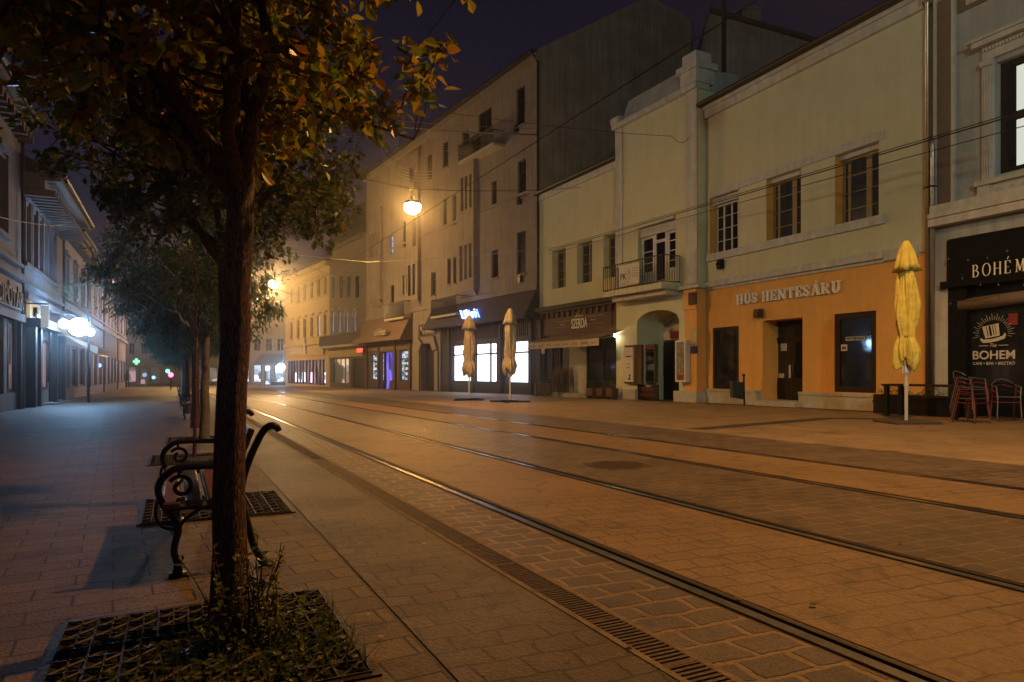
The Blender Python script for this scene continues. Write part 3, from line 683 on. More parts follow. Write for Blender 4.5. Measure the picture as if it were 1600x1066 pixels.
# hand made slab serif letters
def slab(ch):
    S = []; w = .62
    def V(x, z0, z1, t=.17): S.append([(x-t/2, z0), (x+t/2, z0), (x+t/2, z1), (x-t/2, z1)])
    def Hh(x0, x1, z, t=.1): S.append([(x0, z-t/2), (x1, z-t/2), (x1, z+t/2), (x0, z+t/2)])
    def serif(x, z, s=.15): Hh(x-s, x+s, z, .09)
    def line(a, b, t):
        d = Vector((b[0]-a[0], b[1]-a[1])).normalized(); n = Vector((-d.y, d.x))*t/2
        S.append([(a[0]-n.x, a[1]-n.y), (b[0]-n.x, b[1]-n.y), (b[0]+n.x, b[1]+n.y), (a[0]+n.x, a[1]+n.y)])
    def arcs(cx, cz, rx, rz, a0, a1, t0, t1, n=12):
        for i in range(n):
            a, b = R(a0+(a1-a0)*i/n), R(a0+(a1-a0)*(i+1)/n); q = lambda u: (t0+(t1-t0)*math.sin(abs(u))**1)/2
            S.append([(cx+(rx-q(a))*math.cos(a), cz+(rz-q(a)*.6)*math.sin(a)), (cx+(rx-q(b))*math.cos(b), cz+(rz-q(b)*.6)*math.sin(b)),
                      (cx+(rx+q(b))*math.cos(b), cz+(rz+q(b)*.6)*math.sin(b)), (cx+(rx+q(a))*math.cos(a), cz+(rz+q(a)*.6)*math.sin(a))])
    if ch == 'H': w = .86; V(.2, 0, 1); V(.66, 0, 1); Hh(.2, .66, .5); [serif(x, z) for x in (.2, .66) for z in (.045, .955)]
    if ch in 'ÚU':
        w = .84; V(.2, .3, 1); V(.64, .3, 1, .11); arcs(.42, .32, .22, .28, 180, 360, .17, .11); serif(.2, .955); serif(.64, .955)
        if ch == 'Ú': line((.4, 1.1), (.56, 1.32), .12)
    if ch == 'S': w = .66; arcs(.33, .73, .2, .23, 20, 250, .15, .12); arcs(.33, .26, .2, .23, 200, 430, .15, .12); line((.2, .58), (.47, .41), .19); V(.55, .62, .95, .07); V(.1, .05, .38, .07)
    if ch == 'E': w = .72; V(.2, 0, 1); Hh(.05, .64, .045, .09); Hh(.05, .64, .955, .09); Hh(.2, .48, .5, .09); V(.61, .0, .3, .07); V(.61, .7, 1, .07); V(.48, .38, .62, .06)
    if ch == 'N': w = .9; V(.17, 0, 1, .1); V(.72, 0, 1, .1); line((.17, .97), (.72, .05), .2); serif(.17, .045); serif(.72, .955); serif(.12, .955, .12)
    if ch == 'T': w = .74; V(.37, 0, 1); Hh(.05, .69, .95, .1); V(.08, .68, 1, .07); V(.66, .68, 1, .07); serif(.37, .045)
    if ch in 'ÁA': w = .86; line((.16, 0), (.42, 1), .1); line((.44, 1), (.7, 0), .2); Hh(.26, .6, .32, .08); serif(.15, .045, .13); serif(.71, .045, .14); 
    if ch == 'Á': line((.45, 1.1), (.58, 1.32), .12)
    if ch == 'R': w = .84; V(.2, 0, 1); arcs(.38, .73, .2, .225, -90, 90, .1, .1); Hh(.05, .4, .955, .09); Hh(.2, .4, .5, .09); line((.4, .5), (.66, .05), .17); serif(.2, .045); Hh(.6, .8, .045, .09)
    return w, S
def slab_text(s, par, x0, x1, y, z, h, m, nm='lettering'):
    tot = sum(.38 if c == ' ' else slab(c)[0]+.06 for c in s); k = (x1-x0)/tot; cx = x0
    for c in s:
        if c == ' ': cx += .38*k; continue
        w, S = slab(c); mb = MB()
        for i, p in enumerate(S): mb.prism([(cx+a*k, z+b*h) for a, b in p], 'y', y-.06-.0006*i, y)
        mb.build('letter', m, par); cx += (w+.06)*k
hx0, hx1 = X(1153), X(1318); hz = Fb.z(1236, 466.5)
sg = fthing('shop_sign', 'pale raised slab letters spelling HÚS HENTESÁRU on the orange wall', 'sign', Fb)
slab_text('HÚS HENTESÁRU', sg, hx0, hx1, -.05, hz, .36, 'cream_letter')
# small fixtures
tg = lambda o, l, c, g=None: tag(o, l, c, g)
def fmb(F, mb, name, m, label, cat, group=None, smooth=False):
    o = mb.build(name, m, smooth=smooth); o.location = (F.o[0], F.o[1], 0); o.rotation_euler = (0, 0, F.ang); return tag(o, label, cat, group)
def recenter(o, p):
    """move a single mesh thing's origin to local point p"""
    for v in o.data.vertices: v.co -= Vector(p)
    o.location = Vector(o.location)+Matrix.Rotation(o.rotation_euler.z, 3, 'Z') @ Vector(p); return o
x, z = X(1126), Fb.z(1126, 421)
o = fmb(Fb, MB().box(x, x+.2, -.2, -.003, z, z+.34).tube([(x+.1, -.2, z+.2), (x+.1, -.28, z+.16)], .05, 8), 'flood_light', 'black_plastic', 'small black box lamp under the white framed upper window', 'lamp'); recenter(o, (x, 0, z))
x, z = X(1184), Fb.z(1184, 497)
o = fmb(Fb, MB().box(x, x+.28, -.2, -.003, z, z+.3).box(x+.04, x+.24, -.25, -.201, z+.05, z+.2), 'wall_lamp', 'brown_wood', 'small unlit box lamp above and left of the butcher door', 'lamp'); recenter(o, (x, 0, z))
# downpipes between the two right hand houses
for q, (px, lb) in enumerate(((1449, 'left one of two metal downpipes right of the orange wall'), (1457.5, 'right one of two metal downpipes beside the dark shop front'))):
    x = X(px, -.12); zt_ = [ztop-.1, Fb.z(1457, 233)][q]
    mb = MB().tube([(x, -.12, base+.2), (x, -.12, zt_), (x, -.3+.1*q, zt_+.3)], .055, 10)
    dp = thing('downpipe', lb, 'pipe', Fb.w(x, -.12)+(Fb.gz(x),), Fb.ang, 'metal downpipes')
    o = mb.build('pipe', 'pipe_metal', dp, smooth=True); o.location = (-x, .12, -Fb.gz(x))
    mb = MB()
    for zz in (.6, 2.4, 4.2, 6.0): mb.box(x-.07, x+.07, -.19, -.002, zz, zz+.04)
    o = mb.build('bracket', 'gutter', dp); o.location = (-x, .12, -Fb.gz(x))
# waste bin
bx, by = Fb.w(X(1163, -.55), -.55)
bn = thing('waste_bin', 'tilted dark green waste bin hung on a ball topped post by the orange wall', 'bin', (bx, by, gz(by)))
MB().tube([(0, 0, 0), (-.02, 0, 1.0)], .035, 8).sphere((-.02, 0, 1.06), .06, 6).build('post', 'iron', bn)
mb = MB()
def bpt(u, v, w): return (-.07-u*.42*CA*1.0, u*.42*SA+v, .22+w*.62+u*.04)
mb.prism([(-.46, .28), (-.08, .22), (-.06, .82), (-.48, .86)], 'y', -.16, .16); mb.build('basket', 'green_plastic', bn, bevel=.03); bn.rotation_euler = (0, 0, R(-26))
# ---------------- 2: balcony + Szerda house
Fs = Facade(D0, down(-1.5))
hs = fthing('town_house', 'yellow house with projecting arched bay, iron balcony and dark wooden cafe front', 'house', Fs)
X2 = Fs.x; xl = X2(841); DEP = -.38
z2t = Fs.z(900, 281); z2c = Fs.z(900, 481)
gb = Fs.gz(0)-.4
# pale left part, three windows
wl = [(X2(a), X2(b), Fs.z((a+b)/2, d), Fs.z((a+b)/2, c)) for a, b, c, d in ((863, 884, 391.5, 452), (901.5, 925, 378, 442.5), (943, 966, 365, 432))]
zz0 = sum(h[2] for h in wl)/3; zz1 = sum(h[3] for h in wl)/3; wl = [(h[0], h[1], zz0, zz1) for h in wl]
xb = X2(963, DEP)
m = MB(); wall_mesh(m, xl, xb+.01, gb, z2t, wl+[(xl+.3, X2(978), gb, z2c-.3, .01)], 0, .4); shell(m, xl, xb, gb, z2t, 11); m.build('wall', 'plaster_yellow', hs)
for h in wl: window(hs, h[0]+.03, h[1]-.02, h[2]+.02, h[3]-.06, .32, 'shutter_wood', 'curtain_glass', (.5,), (.25, .5, .75), .06, .012, 'upper window with grey brown frame and curtain')
m = MB(); m.box(xl, xb-.002, -.12, -.002, z2t-.32, z2t); m.build('eaves_band', 'trim_white', hs)
m = MB(); m.prism([(-.35, z2t+.02), (5.5, z2t+3), (11.2, z2t+.02)], 'x', xl, xb-.003); m.build('roof', 'roof_tile', hs)
MB().tube([(xl+.02, -.4, z2t+.05), (xb-.02, -.4, z2t+.05)], .08, 8).build('gutter', 'gutter', hs)
# bay with arch
xr = X2(1091, DEP); z3t = Fs.z(1030, 170, DEP)
ax0, ax1 = X2(995, DEP), X2(1061, DEP); azs = Fs.z(1028, 503, DEP); azc = Fs.z(1028, 484.5, DEP)
wd = (X2(997, DEP), X2(1055.5, DEP), Fs.z(1030, 441, DEP), Fs.z(1030, 348, DEP))
m = MB(); wall_mesh(m, xb, xr, gb, z3t, [(ax0, ax1, gb, azc, 1.6), wd+(.3,)], DEP, .3); shell(m, xb, xr, gb, z3t, 10.9, DEP)
n = 14; cxm = (ax0+ax1)/2; hw = (ax1-ax0)/2
ap = [(cxm-hw*math.cos(math.pi*i/n), azs+(azc-azs)*math.sin(math.pi*i/n)) for i in range(n+1)]
for i in range(n):
    a, b = ap[i], ap[i+1]
    m.quad((a[0], DEP, a[1]), (b[0], DEP, b[1]), (b[0], DEP, azc), (a[0], DEP, azc))
    m.quad((a[0], DEP, a[1]), (a[0], DEP+1.6, a[1]), (b[0], DEP+1.6, b[1]), (b[0], DEP, b[1]))
m.build('bay_wall', 'plaster_yellow', hs)
m = MB(); m.box(ax0-.01, ax1+.01, DEP+1.61, DEP+1.7, gb, azc+.1); m.build('passage_back', 'plaster_grey', hs)
bd0, bd1 = X2(1027, DEP+1.58), ax1+.0
m = MB(); m.box(bd0, bd1-.01, DEP+1.5, DEP+1.6, gb, Fs.z(1040, 534, DEP+1.5)); m.box(bd0+.15, (bd0+bd1)/2-.04, DEP+1.48, DEP+1.499, gb+1.4, Fs.z(1040, 540, DEP+1.5)); m.build('door', 'black_plastic', hs, label='black passage door under the arch')
m = MB()
zt1 = Fs.z(1045, 531, DEP+1.5); pts = [(X2(1031, DEP+1.52), zt1), (ax1-.02, zt1), (ax1-.02, azs+.05), (cxm+hw*.62, azc-.1), (cxm+hw*.2, azc-.02), (X2(1031, DEP+1.52), azs+.25)]
m.prism(pts, 'y', DEP+1.5, DEP+1.58); fan = m.build('fanlight_sign', 'paper', hs, label='grey white fanlight sign with slanting handwriting')
for i, t_ in enumerate(('kis a nagy', 'az utca', 'ház')): text(t_, 'lettering', 'iron', fan, .24, (X2(1034, DEP+1.5)+.25*i, DEP+1.49, zt1+.85-.28*i), rot=(R(90), R(-24), 0), ext=.002)
MB().box(X2(1047, DEP+1.45), ax1-.03, DEP+1.44, DEP+1.49, zt1+.04, zt1+.36).build('red_notice', 'paper_red', fan)
# bay top: pilasters, parapet, stepped piers
pw = .5
m = MB(); m.box(xb+.0, xb+pw, DEP-.06, DEP-.002, z2c+.2, z3t); m.box(xr-pw-.1, xr, DEP-.08, DEP-.002, z2c+.2, z3t+.0)
m.build('pilaster', 'trim_white', hs)
m = MB(); m.box(xb-.08, xr+.08, DEP-.22, DEP+.5, z3t+.002, z3t+.22)
m.box(xr-.75, xr+.14, DEP-.26, DEP+.7, z3t+.222, z3t+.75); m.box(xr-.9, xr+.25, DEP-.34, DEP+.8, z3t+.752, z3t+1.0); m.box(xr-.7, xr+.08, DEP-.2, DEP+.6, z3t+1.002, z3t+1.45)
m.box(xb-.1, xb+.5, DEP-.26, DEP+.5, z3t+.222, z3t+.5); m.build('parapet', 'trim_white', hs)
m = MB(); m.prism([(DEP-.05, z3t+.223), (DEP+.3, z3t+1.25), (DEP+3, z3t+1.5), (DEP+3, z3t+.223)], 'x', xb+.52, xr-.92); m.build('mansard', 'plaster_bluegrey', hs)
# white balcony window
m = MB().box(wd[0]-.08, wd[1]+.02, DEP-.12, DEP-.002, wd[3]-.02, wd[3]+.13); m.build('lintel', 'trim_white', hs)
MB().box(wd[0]+.02, wd[1]-.02, DEP+.12, DEP+.28, wd[3]-.4, wd[3]-.03).build('roller_box', 'trim_white', hs)
w3 = (wd[1]-wd[0]); a, b = wd[0]+w3*.36, wd[0]+w3*.7
window(hs, wd[0]+.02, a, wd[2]+.45, wd[3]-.41, DEP+.2, 'white_paint', 'black_glass', (), (.3, .6), .11, .015, name='side_window')
window(hs, b, wd[1]-.02, wd[2]+.45, wd[3]-.41, DEP+.2, 'white_paint', 'black_glass', (), (.25, .5, .75), .11, .015, name='side_window')
window(hs, a+.003, b-.003, wd[2], wd[3]-.1, DEP+.18, 'white_paint', 'black_glass', (), (.74,), .12, .06, 'white balcony door with dark glass', name='balcony_door')
m = MB().box(wd[0]+.02, a, DEP+.2, DEP+.27, wd[2], wd[2]+.44).box(b, wd[1]-.02, DEP+.2, DEP+.27, wd[2], wd[2]+.44); m.build('window_apron', 'plaster_yellow', hs)
# balcony: slab, tiles, railing
bl0 = X2(941, -1.35)
BD = -1.35
br = X2(1034, BD); zbS = Fs.z(1000, 447, BD); zbt = Fs.z(1000, 405, BD)
bal = MB(); bal.box(bl0, br, BD, -.003, zbS-.22, zbS); bal.box(xb+.6, br-.1, BD+.3, DEP-.002, zbS-.45, zbS-.222)
bal.build('balcony_slab', 'stone_plinth', hs)
m = MB(); n = 13
for i in range(n): m.box(bl0+(br-bl0)*i/n+.02, bl0+(br-bl0)*(i+1)/n-.02, BD-.02, BD-.002, zbS-.24, zbS-.01)
for i in range(4): m.box(br+.002, br+.02, BD+.02+(abs(BD))*i/4, BD+abs(BD)*(i+1)/4-.02, zbS-.24, zbS-.01)
m.build('edge_tiles', 'plaster_yellow', hs)
m = MB(); n = 26
for i in range(n+1): x = bl0+.03+(br-bl0-.06)*i/n; m.tube([(x, BD+.04, zbS+.05), (x, BD+.04, zbt)], .013 if i % 6 else .022, 5, False)
for i in range(1, 8): y = BD+.04+(abs(BD)-.45)*i/7; m.tube([(br-.03, y, zbS+.05), (br-.03, y, zbt)], .013, 5, False)
for i in range(1, 6): y = BD+.04+(abs(BD)-.1)*i/6; m.tube([(bl0+.03, y, zbS+.05), (bl0+.03, y, zbt)], .013, 5, False)
for zz in (zbS+.06, zbt): m.tube([(bl0+.03, -.02, zz), (bl0+.03, BD+.04, zz), (br-.03, BD+.04, zz), (br-.03, DEP-.01, zz)], .024, 6)
m.build('balcony_railing', 'rust_iron', hs)
bnx0, bnx1 = X2(968, BD), X2(1000, BD); bnz0, bnz1 = Fs.z(984, 445.5, BD), Fs.z(984, 413, BD)
bn = fthing('banner', 'white PK banner tied to the iron balcony railing', 'banner', Fs); bn.location = Fs.w(bnx0, BD-.03)+(bnz0,)
MB().box(0, bnx1-bnx0, -.012, 0, 0, bnz1-bnz0).build('cloth', 'paper', bn)
bw_, bh_ = bnx1-bnx0, bnz1-bnz0
text('PK', 'lettering', 'iron', bn, bh_*.42, (bw_*.08, -.016, bh_*.3), ext=.002, bold=.006)
m = MB(); 
pts = [(bw_*.27+bw_*.29*math.cos(R(a)), -.016, bh_*.52+bh_*.44*math.sin(R(a))) for a in range(-150, 31, 12)]; m.tube(pts, .012, 4); m.build('ring', 'grey_metal', bn)
m = MB(); 
for i in range(4): m.box(bw_*.68, bw_*(.95-.04*(i % 2)), -.016, -.0125, bh_*(.74-.12*i), bh_*(.77-.12*i))
for i in range(3): m.box(bw_*.38, bw_*.5, -.016, -.0125, bh_*(.72-.1*i), bh_*(.74-.1*i))
m.build('small_print', 'grey_metal', bn)
m = MB()
for i in range(9): x = bw_*(i+.5)/9; m.tube([(x, -.01, bh_-.02), (x+.02, .03, bh_+.1)], .006, 4, False); m.tube([(x, -.01, .02), (x, .02, -.07)], .006, 4, False)
m.build('ties', 'iron', bn)
# orange corner column of the shop, with boxes and plates
pc0, pc1 = X2(1072, DEP-.05), xr; zc3 = Fs.z(1082, 452, DEP)
m = MB(); m.box(pc0, pc1+.02, DEP-.1, DEP-.002, gb+.3, zc3); m.box(pc1+.001, pc1+.021, DEP-.0015, -.001, gb+.3, zc3); m.box(pc0-.04, pc1+.05, DEP-.16, DEP-.101, Fs.z(1082, 484, DEP), zc3-.01)
m.build('corner_column', 'plaster_orange', hs)
m = MB(); m.box(pc0-.03, pc1+.06, DEP-.19, DEP-.161, gb, Fs.z(1082, 611, DEP)); m.box(pc1+.052, pc1+.10, DEP-.19, -.08, gb, Fs.z(1082, 611, DEP)); m.box(X2(1054.5, DEP), pc0-.031, DEP-.08, DEP-.002, gb, Fs.z(1065, 611, DEP))
m.box(X2(974, DEP), ax0, DEP-.1, DEP-.002, gb, Fs.z(984, 608, DEP)); m.build('plinth', 'stone_plinth', hs)
m = MB(); m.box(xr-.35, xr+.004, DEP-.05, DEP-.003, zc3+.05, z3t-.02); m.build('yellow_strip', 'plaster_reveal', hs)
m = MB(); m.box(xb+.3, xr+.3, DEP-.28, DEP-.004, zc3+.003, zc3+.12); m.build('cornice', 'trim_white', hs)
for (px0, px1, py0, py1, mm_, nm, lb) in ((1076, 1088, 457, 476, 'brown_wood', 'junction_box', 'brown framed box high on the orange corner column'), (1076.5, 1088, 513, 538, 'gold_letter', 'door_plate', 'brass plate half way up the orange corner column'), (1078, 1087.5, 541, 552, 'blue_paint', 'street_plate', 'small blue plate below the brass plate on the orange column')):
    x0, x1, z0, z1 = X2(px0, DEP-.2), X2(px1, DEP-.2), Fs.z(1082, py1, DEP-.2), Fs.z(1082, py0, DEP-.2)
    dd = DEP-.1 if nm != 'junction_box' else DEP-.16
    o = fmb(Fs, MB().box(x0, x1, dd-.06, dd-.002, z0, z1).box(x0+.05, x1-.05, dd-.07, dd-.0605, z0+.05, z1-.05), nm, mm_, lb, 'plate'); recenter(o, (x0, dd, z0))
# display case right of the arch
def case(x0, x1, z0, z1, y0, y1, name, label, fm, pm, extra=None, fw=.07):
    t = thing(name, label, 'display', Fs.w(x0, y1)+(z0,), Fs.ang); w, h, d = x1-x0, z1-z0, y1-y0
    MB().box(0, fw, -d, 0, 0, h).box(w-fw, w, -d, 0, 0, h).box(fw, w-fw, -d, 0, 0, fw).box(fw, w-fw, -d, 0, h-fw, h).box(fw, w-fw, -.02, 0, fw, h-fw).build('frame', fm, t)
    MB().box(fw, w-fw, -d+.02, -d+.04, fw, h-fw).build('panel', pm, t)
    if extra: extra(t, w, h, d, fw)
    return t
def ex1(t, w, h, d, fw):
    MB().box(fw+.05, w-fw-.05, -d+.01, -d+.019, fw+.03, fw+.22).build('red_label', 'paper_red', t)
case(X2(1054, -.75), X2(1070, -.75), Fs.z(1062, 597, -.7), Fs.z(1062, 532, -.7), -.72, DEP-.05, 'display_case', 'tall white framed glass display case right of the black passage door', 'white_paint', 'poster_mix', ex1)
def ex2(t, w, h, d, fw):
    m = MB(); m.box(w*.2, w*.8, -d-.01, -d-.001, h*.72, h*.75); m.box(w*.25, w*.75, -d-.01, -d-.001, h*.52, h*.53); m.build('small_print', 'iron', t)
    m = MB(); m.box(w*.4, w*.75, -d-.01, -d-.001, h*.07, h*.1); m.box(w*.6, w*.7, -d-.01, -d-.001, h*.102, h*.18); m.prism([(w*.52, h*.18), (w*.78, h*.18), (w*.65, h*.24)], 'y', -d-.01, -d-.001); m.box(w*.35, w*.65, -d-.01, -d-.001, h*.4, h*.42); m.build('green_arrow', 'hedge', t)
t = thing('hanging_sign', 'tall narrow white sign with green arrow left of the arch', 'sign', Fs.w(X2(975, -.62), -.55)+(Fs.z(982, 597, -.6),), Fs.ang)
w, h = X2(989, -.62)-X2(975, -.62), Fs.z(982, 543, -.6)-Fs.z(982, 597, -.6)
MB().box(0, w, -.07, 0, 0, h).build('panel', 'paper', t); MB().box(-.06, w+.5, .001, .12, -.08, h+.1).build('backing_box', 'brown_wood', t); ex2(t, w, h, .07, 0)
def ex3(t, w, h, d, fw):
    m = MB()
    for q in (.3, .55, .8): m.box(fw, w-fw, -d+.0, -.02, h*q, h*q+.03)
    m.build('shelf', 'shutter_wood', t)
    for q, hh in ((.0, .2), (.3, .2), (.55, .17)):
        for i in range(5):
            MB().box(fw+.02+(w-2*fw)*i/5, fw+(w-2*fw)*(i+1)/5-.01, -d+.0, -d+.018, h*q+.06, h*(q+hh)*rnd.uniform(.92, 1)).build('booklet', rnd.choice(['poster_mix', 'paper', 'hedge', 'gold_letter']), t)
    MB().box(fw, w-fw, -d-.002, -d+.018, h*.86, h-fw).build('header', 'paper_red', t)
case(X2(1004, .3), X2(1028.5, .3), Fs.z(1016, 598, .2), Fs.z(1016, 538.5, .2), .1, .3, 'leaflet_rack', 'glazed leaflet rack with shelves inside the arched passage', 'grey_metal', 'black_glass', ex3)
t = thing('board_sign', 'low black board with red lettering standing in the arch opening', 'sign', Fs.w(X2(997, -.3), -.3)+(gz(Fs.w(X2(997, -.3))[1]),), Fs.ang)
w = X2(1030, -.3)-X2(997, -.3); h = Fs.z(1015, 600, -.3)-Fs.z(1015, 625, -.3)
MB().box(0, w, -.03, 0, .02, h).build('board', 'black_plastic', t)
text('Kabát', 'lettering', 'paper_red', t, .28, (w*.25, -.035, h*.6), ext=.002, width=w*.5); text('ruhaüzlet', 'lettering', 'paper_red', t, .26, (w*.13, -.035, h*.25), ext=.002, width=w*.7)
text('Megnyílt!', 'lettering', 'paper', t, .12, (w*.36, -.035, h*.86), ext=.002, width=w*.3)
# ---------------- Szerda wooden front
sx0, sx1 = X2(842, -.12), X2(980, -.12)
zt0 = Fs.z(910, 478.5, -.15); gS = Fs.gz(sx1/2)-.3
m = MB(); m.box(sx0, sx1+.12, -.42, -.003, zt0-.0, zt0+.22); m.box(sx0+.05, sx1+.05, -.3, -.004, zt0-.13, zt0-.002)
m.build('shopfront_cornice', 'dark_wood', hs)
zf1, zf0 = zt0-.14, Fs.z(910, 520, -.15)
m = MB(); m.box(sx0+.1, sx1, -.12, -.003, zf0, zf1); n = 14
for i in range(n): x = sx0+.5+(sx1-sx0-1.2)*i/(n-1); m.box(x, x+.16, -.26, -.121, zf1-.28, zf1-.002)
for i in range(5): zz = zf0+.15+i*.2; m.box(sx0+.9, sx1-1.15, -.15-.004*i, -.121, zz, zz+.17)
m.build('fascia', 'brown_wood', hs)
pil = MB(); px_ = [(sx0+.05, .38), (sx1-.62, .6)]
for x, w in px_: pil.box(x, x+w, -.24, -.125, gS, zf1-.3); pil.box(x-.04, x+w+.04, -.3, -.241, zf1-.5, zf1-.302); pil.box(x+.08, x+w-.08, -.27, -.2405, gS+1.3, zf0-.3)
pil.build('shop_pilaster', 'dark_wood', hs)
m = MB(); dx0, dx1 = X2(893, .5), X2(917, 0)
a0, a1 = sx0+.45, sx1-.65
m.box(a0, dx0-.2, -.1, -.003, gS, gS+.95); m.box(dx1+.1, a1, -.1, -.003, gS, gS+.95)
for x in (a0, a0+(dx0-.2-a0)*.5, dx0-.28, dx1+.1, dx1+.1+(a1-dx1-.1)*.5, a1-.08): m.box(x, x+.08, -.09, .0, gS+.951, zf0-.001)
m.build('shopfront_frame', 'dark_wood', hs)
m = MB(); m.quad((a0, -.03, gS+.9), (dx0-.2, -.03, gS+.9), (dx0-.2, -.03, zf0), (a0, -.03, zf0)); m.quad((dx1+.1, -.03, gS+.9), (a1, -.03, gS+.9), (a1, -.03, zf0), (dx1+.1, -.03, zf0)); m.build('shop_window_glass', 'shop_glass', hs)
MB().box(dx0-.19, dx0+.6, -.02, -.004, gS, zf0-.001).build('shop_door', 'black_plastic', hs); MB().box(dx0+.61, dx1+.09, -.028, -.003, gS, zf0-.001).build('door_side_wall', 'stone_plinth', hs)
MB().box(dx0-.3, dx1+.2, -.75, -.101, gS, Fs.z(905, 615, -.5)).build('shop_steps', 'stone_plinth', hs)
MB().box(dx1+.25, a1+.05, -.6, -.25, gS, Fs.gz(dx1)+.1).build('low_step', 'stone_plinth', hs)
sg = fthing('shop_sign', 'cafe sign with tall gilt letters SZERDA on dark boards above the striped awning', 'sign', Fs); sx = X2(893, -.18); sg.location = Fs.w(sx, -.18)+(Fs.z(905, 512.5, -.18),)
text('SZERDA', 'lettering', 'cream_letter', sg, .7, (0, 0, 0), ext=.01, bold=.006, width=X2(917.5, -.18)-sx)
text('Grand', 'lettering', 'gold_letter', sg, .32, (.28, -.004, .58), ext=.01, bold=.004, width=.75)
text('Kávézó', 'lettering', 'gold_letter', sg, .14, (-1.1, 0, .22), ext=.006); text('Bisztró', 'lettering', 'gold_letter', sg, .14, (1.75, 0, .3), ext=.006)
mb = MB(); mb.box(-1.6, -.15, -.01, 0, .42, .435); mb.box(1.5, 2.9, -.01, 0, .5, .515); mb.box(-1.6, -.15, -.01, 0, .12, .13); mb.box(1.5, 2.9, -.01, 0, .14, .15); mb.build('rules', 'gold_letter', sg)
# awning
AD = -1.7
aw0, aw1 = X2(827, AD), X2(936, AD); az0 = Fs.z(882, 543, AD); az1 = Fs.z(882, 531.5, AD); azw = Fs.z(905, 521, -.3)
aw = fthing('awning', 'brown folding awning with cola script along its valance over the cafe front', 'awning', Fs); aw.location = Fs.w(aw0, -.3)+(az0,)
L_ = aw1-aw0; H_ = az1-az0; HW = azw-az0; dd = AD+.3
m = MB(); m.add([(0, dd, H_), (L_, dd, H_), (L_, 0, HW), (0, 0, HW), (0, dd, H_-.02), (L_, dd, H_-.02), (L_, 0, HW-.02), (0, 0, HW-.02)], [(0, 1, 2, 3), (7, 6, 5, 4), (0, 4, 5, 1), (1, 5, 6, 2), (2, 6, 7, 3), (3, 7, 4, 0)]); m.build('canopy', 'canvas_brown', aw)
m = MB()
for i in range(8):
    a, b = L_*i/8, L_*(i+1)/8; m.box(a+.01, b-.01, dd-.012-.006*(i % 2), dd-.001, .0, H_-.03)
va = m.build('valance', 'canvas_cream', aw)
for i in range(8):
    text('Coca-Cola', 'script', 'brown_wood', va, H_*.5, (L_*(i+.2)/8, dd-.021, H_*.28), ext=.001, shear=.35, width=L_/8*.62)
m = MB()
for x in (.3, L_-.3): m.tube([(x, dd+.03, H_-.06), (x+.15, dd*.5, HW*.55), (x, -.02, HW*.72)], .025, 6)
m.tube([(0, dd, H_), (L_, dd, H_)], .035, 6); m.build('arms', 'grey_metal', aw)
# sconce
sc_ = thing('wall_lantern', 'small lit lantern on the dark pilaster by the cafe front', 'lamp', Fs.w(X2(961, -.5), -.5)+(Fs.z(963, 524, -.5),), Fs.ang)
MB().sphere((0, 0, 0), .07, 8).build('bulb', 'lamp_warm', sc_, smooth=True)
MB().tube([(0, .25, .1), (0, .05, .2), (0, 0, .16)], .012, 6).lathe([(.09, .09), (.03, .15), (.01, .17)], n=10).build('bracket', 'iron', sc_)
for px, py, lb in ((966, 540, 'small pale notice under the lit lantern'), (847.5, 553, 'small pale notice on the left cafe pilaster')):
    x, z = X2(px, -.27), Fs.z(px, py, -.27); o = fmb(Fs, MB().box(x, x+.35, -.33, -.31, z, z+.28), 'notice', 'paper', lb, 'notice'); recenter(o, (x, -.3, z))
# planters before the cafe
for i, px in enumerate((920.5, 936, 951)):
    x = X2(px, -.9); q = Fs.w(x, -.9); t = thing('planter', ['left', 'middle', 'right'][i]+' one of three small wooden planters by the cafe steps', 'planter', q+(gz(q[1]),), Fs.ang, 'wooden planters by the cafe')
    MB().box(0, .5, -.18, .18, .12, .5).box(.02, .07, -.16, .16, 0, .119).box(.43, .48, -.16, .16, 0, .119).build('tub', 'brown_wood', t, bevel=.01)
    lf = MB()
    for k in range(170): leaf(lf, Vector((rnd.uniform(.02, .48), rnd.uniform(-.15, .15), rnd.uniform(.48, .85))), Vector((rnd.gauss(0, 1), rnd.gauss(0, 1), .7)), Vector((0, 0, 1)), .08, LEAF_N)
    lf.build('foliage', 'leaf_narrow', t)
# cafe chairs stacked
def chair(name, label, loc, rz, fm, sm, group=None, style=0, s=1):
    t = thing(name, label, 'chair', loc, rz, group); w, d = .21, .2
    m = MB()
    for sx_ in (-1, 1):
        m.tube([(sx_*w*1.1, -d*1.15, 0), (sx_*w, -d, .44), (sx_*w*1.12, -d*.9, .66), (sx_*w*1.12, 0, .68)], .011, 6)
        m.tube([(sx_*w*1.1, d*1.5, 0), (sx_*w*1.0, d, .44), (sx_*w*1.12, d*.6, .68)], .011, 6)
    m.tube([(-w*1.12, 0, .68), (-w*1.1, d*1.0, .70), (-w*.6, d*1.5, .80), (0, d*1.65, .84), (w*.6, d*1.5, .80), (w*1.1, d*1.0, .70), (w*1.12, 0, .68)], .011, 6)
    m.tube([(-w, -d, .44), (w, -d, .44), (w, d, .44), (-w, d, .44), (-w, -d, .44)], .01, 6); m.build('frame', fm, t)
    m = MB()
    for i in range(7): x = -w+.03+i*(2*w-.06)/6; m.box(x-.022, x+.022, -d, d, .448, .46)
    m.build('seat', sm, t)
    m = MB()
    for k in (.54, .62, .72): m.tube([(-w*.98, d*.9, k), (-w*.55, d*(1.1+k*.35), k+.02), (0, d*(1.25+k*.4), k+.03), (w*.55, d*(1.1+k*.35), k+.02), (w*.98, d*.9, k)], .014, 5)
    m.build('backrest', sm, t); return t
cx, cy = ground(1520, 661)
ang = R(-26)
